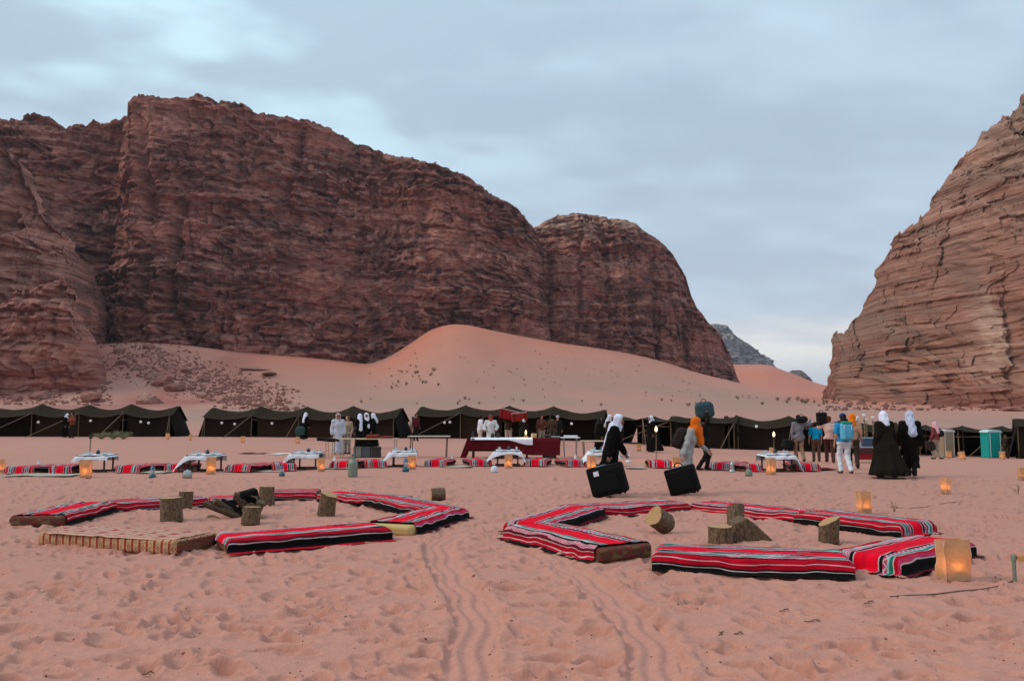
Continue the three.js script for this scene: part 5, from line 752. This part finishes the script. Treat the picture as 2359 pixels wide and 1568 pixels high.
function satchel(name, label, cat, center, w, h, d, color, turn = 0, tilt = 0, extra) {  // soft bags and cases: body, pocket, handle
  const t = thing(name, label, cat, center, turn); t.rotation.order = 'YXZ'; t.rotation.z = tilt; const m = cloth({ color, roughness: 0.85, specularIntensity: 0.35 });
  const g = new RoundedBoxGeometry(w, h, d, 5, Math.min(w, h, d) * (extra === 'case' ? 0.2 : 0.4)), p = g.attributes.position; for (let i = 0; i < p.count; i++) p.setXYZ(i, p.getX(i) + 0.012 * noise(p.getY(i) * 7, p.getZ(i) * 7, 3), p.getY(i) + 0.016 * noise(p.getX(i) * 7, p.getZ(i) * 7, 5), p.getZ(i)); g.computeVertexNormals();
  mesh('bag_body', g, m, t); mesh('front_pocket', box(w * 0.7, h * 0.5, 0.03, 0, -h * 0.12, d / 2 + 0.006, 0.014), m, t);
  mesh('handle', new THREE.TorusGeometry(Math.min(0.09, w * 0.2), 0.012, 6, 14, Math.PI).translate(0, h / 2 - 0.005, 0), dye(0x15130f), t);
  if (extra === 'case') { for (const s of [-1, 1]) mesh('wheel', new THREE.CylinderGeometry(0.035, 0.035, 0.03, 14).rotateZ(Math.PI / 2).translate(s * w * 0.36, -h / 2 - 0.012, -d * 0.28), dye(0x151515), t); mesh('zip_line', box(w * 1.002, 0.012, d * 1.004, 0, h * 0.36, 0, 0.004), dye(0x3a3a38), t); }
  return t;
}
const FRONT = 0, AWAY = Math.PI, RIGHT = Math.PI / 2, LEFT = -Math.PI / 2;
{ // two porters walking right with suitcases
  const A = person('person in a black robe and white headscarf, stooping and carrying a black suitcase', G(1408, 1139), 1.7, RIGHT - 0.25, { robe: 0x0e0d0b, scarf: 0xd5dcec, scarfLen: 0.5, scarfDir: [0.1, -1.5], tailR: 0.07, lean: 0.24, pose: 'walk', hemR: 0.24, robeHem: 0.2, armR: [[-0.07, -0.27, -0.08], [-0.13, -0.53, -0.1]], armL: [[0.08, -0.27, 0.02], [0.1, -0.5, 0.16]], sash: 0x6a2a22, shoes: 0x1c1a18, cell: 0.02 });
  const s1 = satchel('suitcase', 'large black suitcase with a white label, carried by the person in the black robe', 'suitcase', A.world(A.J.wrR).add(V(-0.06, -0.5, 0.2)), 0.76, 0.62, 0.28, 0x0a0b0a, -0.35, 0.26, 'case');
  mesh('label_patch', box(0.11, 0.1, 0.006, -0.17, 0.17, 0.152, 0.002), porcelain, s1); mesh('tag', box(0.2, 0.012, 0.12, -0.06, 0.312, 0.02, 0.004), mat({ color: 0xaab2c8 }), s1);
  const B = person('person with an orange head wrap and grey shirt, bent forward beside a suitcase', G(1582, 1137), 1.66, RIGHT - 0.35, { shirt: 0x9b9f9c, hem: 0.78, trousers: 0xa7a9a6, scarf: 0xd86a1e, wrap: true, scarfLen: 0.3, scarfDir: [0.15, 1.0], tailR: 0.075, lean: 0.32, legL: [[0, -0.41, 0.1], [0, -0.82, 0.02]], legR: [[0, -0.42, 0.02], [0, -0.82, -0.1]], armR: [[-0.06, -0.27, -0.08], [-0.11, -0.53, -0.16]], armL: [[0.06, -0.25, 0.12], [0.06, -0.42, 0.3]], fair: true, cell: 0.02 });
  const back = B.world(add(B.chest, [0.0, 0.0, -0.24])); const pk = satchel('backpack', 'dark brown backpack on the person with the orange head wrap', 'backpack', back, 0.36, 0.46, 0.24, 0x2c221f, RIGHT - 0.35 + Math.PI, 0); pk.rotation.x = -0.4;
  const s2 = satchel('suitcase', 'smaller black suitcase with a pale top tag, carried by the person in orange', 'suitcase', B.world(B.J.wrR).add(V(-0.075, -0.49, 0.22)), 0.64, 0.56, 0.25, 0x0a0b0a, -0.35, 0.28, 'case'); mesh('tag', box(0.22, 0.012, 0.1, -0.04, 0.283, 0.02, 0.004), mat({ color: 0xaab2c8 }), s2);
  const C = person('person in black carrying a bulky grey green bag on the head', onGround(1622, 25.5), 1.68, RIGHT - 0.1, { shirt: 0x1b1a18, trousers: 0x1d1b1a, hair: 0x15110f, armL: [[0.1, 0.2, 0.1], [0.02, 0.44, 0.06]], armR: [[-0.1, 0.2, 0.1], [-0.02, 0.44, 0.06]], pose: 'walk', cell: 0.025 });
  satchel('duffel_bag', 'bulky grey green bag carried on the head above the orange head wrap', 'bag', C.world(add(C.head, [0, 0.3, -0.02])), 0.58, 0.5, 0.36, 0x33484a, 0.3, 0.12);
}
{ // two robed men at the right, seen from behind
  person('person in a wide dark cloak spreading at the hem, white headscarf down the back', G(2040, 1099), 1.77, AWAY + 0.35, { robe: 0x1d1812, cloak: true, hemR: 0.5, sway: [0.1, -0.12], scarf: 0xe2e6f4, scarfLen: 0.55, scarfDir: [0, -0.75], tailR: 0.07, build: 1.15, pose: 'walk', shoes: 0x1c1a18, cell: 0.022 });
  person('person in a dark robe and pale grey scarf, next to the wide cloak', G(2100, 1098), 1.78, AWAY - 0.55, { robe: 0x15120e, hemR: 0.2, robeHem: 0.24, scarf: 0xbcc4d8, scarfLen: 0.3, scarfDir: [-0.5, -0.8], tailR: 0.11, pose: 'stride', trousers: 0x1d1a17, look: 0.5, cell: 0.022 });
  const d = person('person with a pink and white scarf and light trousers, right of the robed pair', onGround(2152, 37.5), 1.66, AWAY + 0.5, { shirt: 0x7a3f3c, trousers: 0xa09482, scarf: 0xd8a2ab, scarfLen: 0.2, scarfDir: [0, -0.7], pose: 'walk', armL: [[0.06, -0.26, 0], [0.1, -0.5, 0.1]], cell: 0.03 });
  satchel('shoulder_bag', 'brown bag hanging from the hand of the person in the pink scarf', 'bag', d.world(add(d.J.wrL, [0, -0.28, 0.02])), 0.44, 0.42, 0.2, 0x35261e, 0.2, 0.05); satchel('shoulder_bag', 'small dark bag at the side of the person in the pink scarf', 'bag', d.world(add(d.chest, [-0.2, -0.05, -0.16])), 0.26, 0.3, 0.16, 0x24211f, 0.5, 0.2);
}
{ // walking travellers
  const a = person('person in a grey shirt and khaki trousers with one arm raised to the load', onGround(1838, 31.5), 1.74, AWAY, { shirt: 0x77757a, hem: 0.78, trousers: 0x92755a, hair: 0x1a1512, pose: 'walk', armR: [[0.2, -0.03, -0.05].map((q, i) => i ? q : -0.2), [-0.3, 0.16, 0.08]].map((q) => [q[0], q[1], q[2]]), armL: [[0.05, -0.27, 0], [0.07, -0.52, 0.04]], fair: true, cell: 0.025 });
  a.t.scale.setScalar(1);
  const load = satchel('duffel_bag', 'black bag on the shoulder of the person in the grey shirt', 'bag', a.world(add(a.neck, [-0.1, 0.12, -0.1])), 0.42, 0.24, 0.26, 0x161512, 0.1, 0.15);
  satchel('travel_bag', 'dark round travel bag between the grey and the blue shirted persons', 'bag', a.world(add(a.J.wrL, [0.16, -0.26, 0.0])), 0.46, 0.4, 0.3, 0x171714, 0.2, -0.15);
  person('person in a bright blue shirt bending over, dark olive trousers', onGround(1877, 31.5), 1.5, AWAY - 0.2, { shirt: 0x0f8fb4, hem: 0.98, sleeves: 'short', trousers: 0x5c4638, hair: 0x3a2418, lean: 0.25, fair: true, pose: 'stand', cell: 0.025 });
  const b = person('person in a pale pink checked shirt walking with a black case on the shoulder', onGround(1908, 29.8), 1.68, AWAY - 0.3, { shirt: 0xc9a79c, hem: 0.9, trousers: 0x4a2f28, hair: 0x5a2a1c, pose: 'stride', armL: [[0.18, -0.08, 0.1], [0.12, 0.16, 0.16]], fair: true, cell: 0.025 });
  satchel('suitcase', 'black upright case carried on the shoulder beside the pink checked shirt', 'suitcase', b.world(add(b.J.shL, [0.06, 0.26, 0.05])), 0.34, 0.46, 0.26, 0x151412, 0.1, 0.04, 'case');
  const c = person('person in a blue shirt and rolled white trousers, seen from behind', onGround(1941, 24.2), 1.72, AWAY, { shirt: 0x2a8fc2, sleeves: 'short', hem: 0.92, trousers: 0xd8dfe4, hair: 0x33231a, longHair: true, pose: 'walk', fair: true, shoes: 0x6a4436, cell: 0.022, cap: 0x1d3c7a });
  const bp = satchel('backpack', 'light blue backpack on the person in the blue shirt', 'backpack', c.world(add(c.chest, [0, -0.03, -0.23])), 0.34, 0.52, 0.22, 0x5fb3d0, 0, 0); mesh('top_lid', box(0.3, 0.1, 0.2, 0, 0.25, 0.01, 0.05), dye(0x2f8f7c), bp); for (const s of [-1, 1]) mesh('side_strap', box(0.025, 0.4, 0.012, s * 0.1, 0, 0.118, 0.005), dye(0xc8dce2), bp);
  person('person with a bright orange head wrap, pale top and dark trousers', onGround(1962, 26.5), 1.72, AWAY - 0.3, { shirt: 0xb98f74, sleeves: 'short', hem: 0.92, trousers: 0x3c3028, scarf: 0xe2761c, wrap: true, scarfLen: 0.12, scarfDir: [0.2, -0.5], pose: 'walk', fair: true, cell: 0.025 });
}
{ // porters and staff before the tents
  person('person in a dark robe with a white scarf leaning at the left tent', onGround(150, 57.5), 1.66, RIGHT, { robe: 0x0f0e0b, scarf: 0xdfe4ee, scarfLen: 0.3, lean: 0.2, cell: 0.035 });
  person('person in a rust brown shirt with folded arms at the left tent', onGround(167, 56.5), 1.72, FRONT - 0.3, { shirt: 0x7a4030, trousers: 0x2c241e, hair: 0x17120f, armL: [[0.1, -0.24, 0.08], [-0.06, -0.2, 0.2]], armR: [[-0.1, -0.24, 0.08], [0.06, -0.22, 0.2]], cell: 0.035 });
  const p = person('person in a black cloak and white scarf carrying a round green bag', onGround(702, 53), 1.72, AWAY - 0.5, { robe: 0x0f0e0b, scarf: 0xe0e4ee, scarfLen: 0.3, lean: 0.1, pose: 'walk', cell: 0.032 });
  satchel('duffel_bag', 'round dark green bag carried before the second tent', 'bag', p.world([0.12, 0.55, -0.25]), 0.6, 0.62, 0.4, 0x2f4a43, 0.1, 0);
  person('person in a pale grey white robe behind the beige folding table', onGround(779, 35.4), 1.74, FRONT + 0.3, { robe: 0xb9bcc4, scarf: 0xb89a92, scarfLen: 0.18, cell: 0.03 });
  person('person in a beige jacket next to the pale robe behind the beige table', onGround(801, 36), 1.64, FRONT - 0.5, { shirt: 0xa08c74, trousers: 0x8b8478, hair: 0x6a5138, fair: true, cell: 0.03 });
  person('leftmost of three persons in black cloaks and white scarves, second tent', onGround(829, 40), 1.7, AWAY + 0.8, { robe: 0x0f0e0b, scarf: 0xd9e0f0, scarfLen: 0.5, scarfDir: [0.3, -0.8], cell: 0.032 });
  person('middle of three persons in black cloaks and white scarves, second tent', onGround(844, 41), 1.74, FRONT + 0.2, { robe: 0x0f0e0b, scarf: 0xe4e8f2, scarfLen: 0.42, scarfDir: [0.5, 0.5], cell: 0.032 });
  person('rightmost of three persons in black cloaks and white scarves, second tent', onGround(860, 42), 1.72, LEFT, { robe: 0x0f0e0b, scarf: 0xdcdfe8, scarfLen: 0.14, cell: 0.032 });
  person('person in a dark red striped top at the left corner of the third tent', onGround(958, 52), 1.68, FRONT + 0.6, { shirt: 0x5a1d24, trousers: 0x26221f, hair: 0x15110f, cell: 0.035 });
  person('person in a white shirt and pale trousers bending, left of the buffet staff', onGround(1105, 46), 1.64, RIGHT + 0.4, { shirt: 0xd8d8dc, hem: 0.7, trousers: 0xc4b8ac, hair: 0x1a1512, lean: 0.15, cell: 0.032 });
  person('person in a wide white robe and red checked headscarf behind the buffet', onGround(1130, 40), 1.66, FRONT, { robe: 0xc9cbc8, hemR: 0.3, scarf: 0xa8433f, scarfLen: 0.06, build: 1.15, band: 0x191512, armL: [[0.12, -0.25, 0.02], [0.05, -0.4, 0.16]], armR: [[-0.12, -0.25, 0.02], [-0.05, -0.4, 0.16]], cell: 0.03 });
  const q = person('person in pale trousers holding up a red chest before the third tent', onGround(1171, 44), 1.68, AWAY - 0.2, { shirt: 0x3a2a22, trousers: 0xb09a88, hair: 0x14100e, armL: [[0.1, 0.1, 0.14], [0.06, 0.22, 0.24]], armR: [[-0.1, 0.1, 0.14], [-0.06, 0.22, 0.24]], cell: 0.032 });
  function chest(label, c, w, h, d, col, turn, tilt) { const m = dye(col), t = thing('carried_chest', label, 'chest', c, turn); t.rotation.order = 'YXZ'; t.rotation.z = tilt; mesh('chest_body', box(w, h, d, 0, 0, 0, 0.03), m, t); mesh('lid', box(w * 1.02, 0.06, d * 1.02, 0, h / 2 + 0.032, 0, 0.025), dye(0xa8888a), t); for (const s of [-1, 1]) mesh('corner_strap', box(0.05, h * 1.01, d * 1.012, s * w * 0.36, 0, 0, 0.006), dye(0x4a1416), t); }
  chest('red chest with a pale lid held up before the third tent, left one', q.world([0, 1.66, 0.12]).add(V(0, 0.06, 0.3)), 1.0, 0.46, 0.4, 0x8a1f20, 0.0, -0.22);
  const r = person('person in dark clothes shouldering the second red chest, third tent', onGround(1203, 43.5), 1.72, AWAY + 0.4, { shirt: 0x2a2220, trousers: 0x2c3026, scarf: 0xc9d0d0, scarfLen: 0.08, armL: [[0.12, 0.1, 0.1], [0.04, 0.24, 0.18]], cell: 0.032 });
  chest('red chest on a shoulder before the third tent, right one', r.world([0.16, 1.58, 0.05]), 0.8, 0.4, 0.38, 0x86261f, 0.1, 0.1);
  person('person in a brown shirt and khaki trousers right of the buffet lamp', onGround(1247, 44), 1.7, FRONT + 0.3, { shirt: 0x5d3628, trousers: 0x8f8670, hair: 0x14100e, armL: [[0.08, -0.25, 0.06], [-0.04, -0.3, 0.22]], cell: 0.032 });
  person('person in a brown shirt behind the right end of the buffet', onGround(1271, 46), 1.68, AWAY, { shirt: 0x4a3a2e, trousers: 0x4a4438, hair: 0x14100e, cell: 0.034 });
  person('person in a dark jacket near the right lamp of the third tent', onGround(1284, 47), 1.66, FRONT, { shirt: 0x24221e, trousers: 0x2a2823, cap: 0xb9bcc0, cell: 0.034, fair: true });
  person('seated person in black with a white edged scarf behind the beige table', onGround(1380, 36.5), 1.6, RIGHT, { robe: 0x0f0e0b, scarf: 0x2a2623, scarfLen: 0.4, band: 0xdde0e6, cell: 0.03 });
  person('person with a pale headscarf half hidden by the carrier in black', onGround(1404, 34), 1.72, RIGHT - 0.4, { robe: 0x2c211c, scarf: 0xc9ccd2, scarfLen: 0.16, cell: 0.03 });
  person('person in a black cloak and white headscarf standing left of the torch', onGround(1499, 41), 1.78, LEFT + 0.5, { robe: 0x0f0e0b, hemR: 0.42, sway: [0.1, -0.1], scarf: 0xd4d8e0, scarfLen: 0.16, cell: 0.03 });
  person('person standing by the hanging cloths at the far right shelter', onGround(2312, 45.5), 1.3, FRONT - 0.2, { shirt: 0x3a322a, trousers: 0x4a3e32, hair: 0x16120f, cell: 0.034 });
}

// ---------------------------------------------------------------- scree, boulders and desert shrubs
function boulder(seed, n = 2) { const g = new THREE.IcosahedronGeometry(1, n), p = g.attributes.position, v = V(0, 0, 0), R = rng(seed * 77 + 5), planes = Array.from({ length: 9 }, () => [V(R() * 2 - 1, R() * 1.6 - 0.6, R() * 2 - 1).normalize(), 0.6 + 0.3 * R()]); for (let i = 0; i < p.count; i++) { v.fromBufferAttribute(p, i); let k = 1; for (const [d, h] of planes) { const q = v.dot(d); if (q > 0.05) k = Math.min(k, h / q); } v.multiplyScalar(k * (1 + 0.06 * noise(v.x * 3 + seed, v.y * 3, v.z * 3))); p.setXYZ(i, v.x, v.y * 0.75, v.z); } const o = new THREE.BufferGeometry(); o.setAttribute('position', p); o.computeVertexNormals(); return uvMetres(o, 0.3); }
const rockTones = [[0.58, 0.23, 0.165], [0.5, 0.215, 0.165], [0.66, 0.34, 0.26], [0.44, 0.18, 0.135]].map((c) => mat({ color: new THREE.Color().setRGB(...c), map: rockMap, bumpMap: rockBump, bumpScale: 0.15, roughness: 1 }));
const rocks = Array.from({ length: 7 }, (_, k) => boulder(k + 1, 3));
{
  const R = rng(5), BG = 'boulders fallen on the scree slope at the left';
  const big = [[375, 885, 3.6, 'tallest boulder of the scree, pointed, near the slope\'s foot'], [405, 900, 3.0, 'boulder just right of the tallest pointed one'], [352, 872, 2.6, 'boulder left of the tallest pointed one'], [272, 812, 2.4, 'pale grey boulder high on the scree'], [282, 838, 2.3, 'grey boulder just below the pale one'], [470, 878, 2.2, 'boulder at the right middle of the scree'], [345, 930, 3.6, 'broad reddish boulder low on the slope, left of centre'], [20, 905, 3.4, 'dark boulder at the left picture edge above the tent'], [210, 925, 3.6, 'dark reddish boulder low behind the left tent\'s middle peak'], [95, 918, 2.8, 'flat boulder behind the left tent, left of its middle peak'], [465, 915, 1.9, 'pale slab at the lower right end of the scree'], [430, 858, 2.0, 'boulder at the middle right of the scree'], [300, 778, 2.2, 'small slab leaning at the top of the scree'], [620, 862, 2.6, 'flat purplish outcrop boulder right of the scree'], [590, 852, 2.6, 'flat purplish outcrop boulder nearest the cliff right of the scree']];
  big.forEach(([x, y, s, l], k) => { const P = G(x, y), b = mesh('boulder', rocks[k % 7], rockTones[k === 3 || k === 4 || k === 10 ? 2 : k % 4]); const f = k > 12 ? 2.2 : 1; b.position.copy(P).add(V(0, s * 0.25 / f, 0)); b.scale.set(s * (0.9 + 0.5 * R()) * f, s * (0.8 + 0.3 * R()) / f, s); b.rotation.y = R() * 6; tag(b, l, 'boulder', BG); });
  const zones = [[60, (r) => { const t = r(); return [mix(245, 580, t) + 120 * (r() - 0.5), mix(772, 920, Math.pow(t, 0.8)) + (r() - 0.35) * 90 * (1 - 0.5 * t)]; }, 0.35, 2.0], [26, (r) => [r() * 240, 885 + r() * 48], 0.5, 1.7]];
  let n = 0; for (const [count, f, a, c] of zones) for (let k = 0; k < count; k++) { const [x, y] = f(R), P = G(x, y); if (-P.z > 440) continue; const s = a + c * Math.pow(R(), 3), b = mesh('boulder', rocks[n % 7], rockTones[Math.floor(R() * 4)]); b.position.copy(P).add(V(0, s * 0.08, 0)); b.scale.set(s * (0.9 + 0.8 * R()), s * (0.5 + 0.6 * R()), s); b.rotation.set(R() * 0.5, R() * 6, R() * 0.5); tag(b, 'small reddish boulder among the rubble at the foot of the left cliffs', 'boulder', 'small boulders of the rubble at the left'); n++; }
  const rub = new THREE.InstancedMesh(boulder(31, 1), rockTones[1], 5200); rub.name = 'rubble'; const M = new THREE.Matrix4(), Q = new THREE.Quaternion(), EU = new THREE.Euler();
  for (let k = 0; k < 5200; k++) { let x, y; if (R() < 0.75) { const t = R(); x = mix(235, 640, t) + 140 * (R() - 0.5); y = mix(775, 922, Math.pow(t, 0.8)) + (R() - 0.4) * 110 * (1 - 0.5 * t); } else if (R() < 0.6) { x = R() * 260; y = 880 + R() * 54; } else { x = 1900 + R() * 500; y = 920 + R() * 26; } const P = G(x, y), s = 0.14 + 0.75 * Math.pow(R(), 5); M.compose(P.add(V(0, s * 0.05, 0)), Q.setFromEuler(EU.set(R(), R() * 6, R())), V(s * 1.3, s, s)); rub.setMatrixAt(k, M); }
  rub.castShadow = rub.receiveShadow = true; scene.add(rub); tag(rub, 'reddish rubble and stones strewn at the feet of the cliffs', 'rubble', null, 'stuff');
  const slabs = [[2275, 940, 3.5, 'flat red rock slab at the foot of the right cliff'], [2330, 946, 3.0, 'flat red rock slab nearest the right picture edge'], [2150, 930, 2.0, 'low red rock at the foot of the right cliff, left of the flat slabs']];
  slabs.forEach(([x, y, s, l], k) => { const b = mesh('rock_slab', rocks[k], rockTones[0]); b.position.copy(G(x, y)).add(V(0, 0.2, 0)); b.scale.set(s * 1.8, s * 0.35, s); b.rotation.y = k; tag(b, l, 'rock'); });
}
function shrubGeo(seed, n, h) { const R = rng(seed), list = []; for (let k = 0; k < n; k++) { const a = R() * 6.283, t = 0.15 + 0.75 * R(), L = h * (0.5 + 0.6 * R()), b = V(Math.cos(a) * Math.sin(t) * L, Math.cos(t) * L, Math.sin(a) * Math.sin(t) * L), m = b.clone().multiplyScalar(0.5).add(V(0, 0.05 * h, 0)); list.push(bar(V(0.04 * h * (R() - 0.5), 0, 0.04 * h * (R() - 0.5)), m, 0.018 * h, 0.013 * h, 3), bar(m, b, 0.013 * h, 0.005 * h, 3)); for (let q = 0; q < 3; q++) { const c = m.clone().lerp(b, R()), e = c.clone().add(V((R() - 0.5) * 0.5, R() * 0.35, (R() - 0.5) * 0.5).multiplyScalar(h)); list.push(bar(c, e, 0.014 * h, 0.006 * h, 3)); } } return join(list); }
{
  const R = rng(77), greens = [0x7d6a50, 0x8e7456, 0x957358].map((c) => mat({ color: c, roughness: 1 })), kinds = [0, 1, 2, 3].map((k) => shrubGeo(k + 3, 46, 1));
  const put = (x, y, s, label, group, m) => { const b = mesh('desert_shrub', kinds[Math.floor(R() * 4)], m || greens[Math.floor(R() * 3)]); b.position.copy(G(x, y)); b.scale.setScalar(s); b.rotation.y = R() * 6; tag(b, label, 'shrub', group); };
  for (let k = 0; k < 110; k++) { const x = 850 + 900 * R(), top = smoothCurve(SAND_TOP, x) + 22; put(x, mix(top, 918, Math.pow(R(), 0.9)), 0.3 + 0.6 * R() * R(), 'small dark desert shrub dotted on the dune slope', 'shrubs dotted over the dune'); }
  for (let k = 0; k < 26; k++) put(900 + 110 * R(), 845 + 50 * R(), 0.6 + 0.6 * R(), 'dark desert shrub in the cluster at the left foot of the dune', 'shrubs clustered at the left foot of the dune');
  for (let k = 0; k < 40; k++) put(560 + 1750 * R(), 918 + 20 * R(), 0.5 + 0.6 * R(), 'tiny scrub bush on the stony flat behind the tents', 'scrub on the stony flat');
  for (let k = 0; k < 14; k++) put(1790 + 150 * R(), 922 + 8 * R(), 0.9 + 0.6 * R(), 'low olive bush in the band before the orange sand slope', 'bushes in the gap between the cliffs');
  const pale = mat({ color: 0x8c8a62, roughness: 1 });
  [[235, 1003, 0.9, 'pale olive dry shrub at the left of the tuft before the first tent'], [262, 1004, 1.0, 'pale olive dry shrub in the middle of the tuft before the first tent'], [286, 1003, 0.9, 'pale olive dry shrub at the right of the tuft before the first tent']].forEach(([x, y, s, l]) => { const b = mesh('dry_shrub', kinds[1], pale); b.position.copy(onGround(x, 54)); b.scale.set(s * 1.1, s * 0.5, s); tag(b, l, 'shrub', 'pale shrubs before the tents'); });
  [[925, 975], [943, 980]].forEach(([x, y], k) => { const b = mesh('dry_shrub', kinds[k], mat({ color: 0x8a6a48, roughness: 1 })); b.position.copy(onGround(x, 68)); b.scale.set(0.7, 1.0, 0.7); tag(b, (k ? 'right' : 'left') + ' brown dry bush in the gap before the third tent', 'shrub', 'brown bushes between the tents'); });
  const sprig = mesh('sand_sprig', shrubGeo(9, 7, 0.2), mat({ color: 0x5a5138, roughness: 1 })); sprig.position.copy(G(2059, 1180)); tag(sprig, 'small green sprig growing from the sand behind the right ring', 'plant');
  const s2 = mesh('sand_sprig', shrubGeo(12, 9, 0.22), mat({ color: 0x7a6a3c, roughness: 1 })); s2.position.copy(G(2345, 1138)); tag(s2, 'yellowish sprig in the sand near the right picture edge', 'plant');
  // twigs, pebbles and droppings on the near sand
  const onSand = (x, y) => { const p = G(x, y); p.y += nearRelief(p.x, -p.z); return p; }, twig = mat({ color: 0x5e4532, roughness: 1 });
  [[1128, 1340, 0.13, 0.3, 'curved dark twig right of the left tyre rut'], [1090, 1333, 0.06, 1, 'short twig on the edge of the left tyre rut'], [340, 1560, 0.07, 0.6, 'tiny twig at the bottom edge of the sand, left'], [1870, 1432, 0.14, 0.15, 'pale forked twig on the sand below the right ring'], [1805, 1405, 0.1, 0.4, 'thin twig on the sand left of the paper bag\'s shadow'], [2000, 1392, 0.12, 0.5, 'thin stick pointing at the cable on the right'], [1660, 1463, 0.08, 0.9, 'small twig among crumbs at the lower right'], [1700, 1462, 0.07, 0.1, 'crumb like twig at the lower right'], [505, 1287, 0.1, 0.0, 'dark twig on the sand below the bare mattress']].forEach(([x, y, L, a, l]) => { const c = new THREE.CatmullRomCurve3([V(-L / 2, 0, 0), V(-L / 6, 0.005, 0.018), V(L / 4, 0.007, -0.02), V(L / 2, 0, 0.008)]), o = mesh('twig', join([new THREE.TubeGeometry(c, 12, 0.0042, 5), bar(V(L / 5, 0.01, 0), V(L / 3, 0.02, L / 5), 0.004, 0.002, 5)]), twig); o.position.copy(onSand(x, y)).add(V(0, 0.005, 0)); o.rotation.y = a; tag(o, l, 'twig', 'twigs on the near sand'); });
  const peb = new THREE.InstancedMesh(boulder(40, 1), mat({ color: 0x7d4636, roughness: 1 }), 320); peb.name = 'pebbles'; const M = new THREE.Matrix4(), Q = new THREE.Quaternion(), EU = new THREE.Euler();
  for (let k = 0; k < 320; k++) { const x = R() * 2358, y = 1130 + 430 * Math.pow(R(), 0.8), P = onSand(x, y), s = 0.004 + 0.008 * R() * R(); M.compose(P, Q.setFromEuler(EU.set(R(), R() * 6, R())), V(s * 1.4, s, s)); peb.setMatrixAt(k, M); }
  peb.castShadow = true; scene.add(peb); tag(peb, 'small dark pebbles and crumbs scattered over the sand', 'pebbles', null, 'stuff');
}
renderer.render(scene, camera);
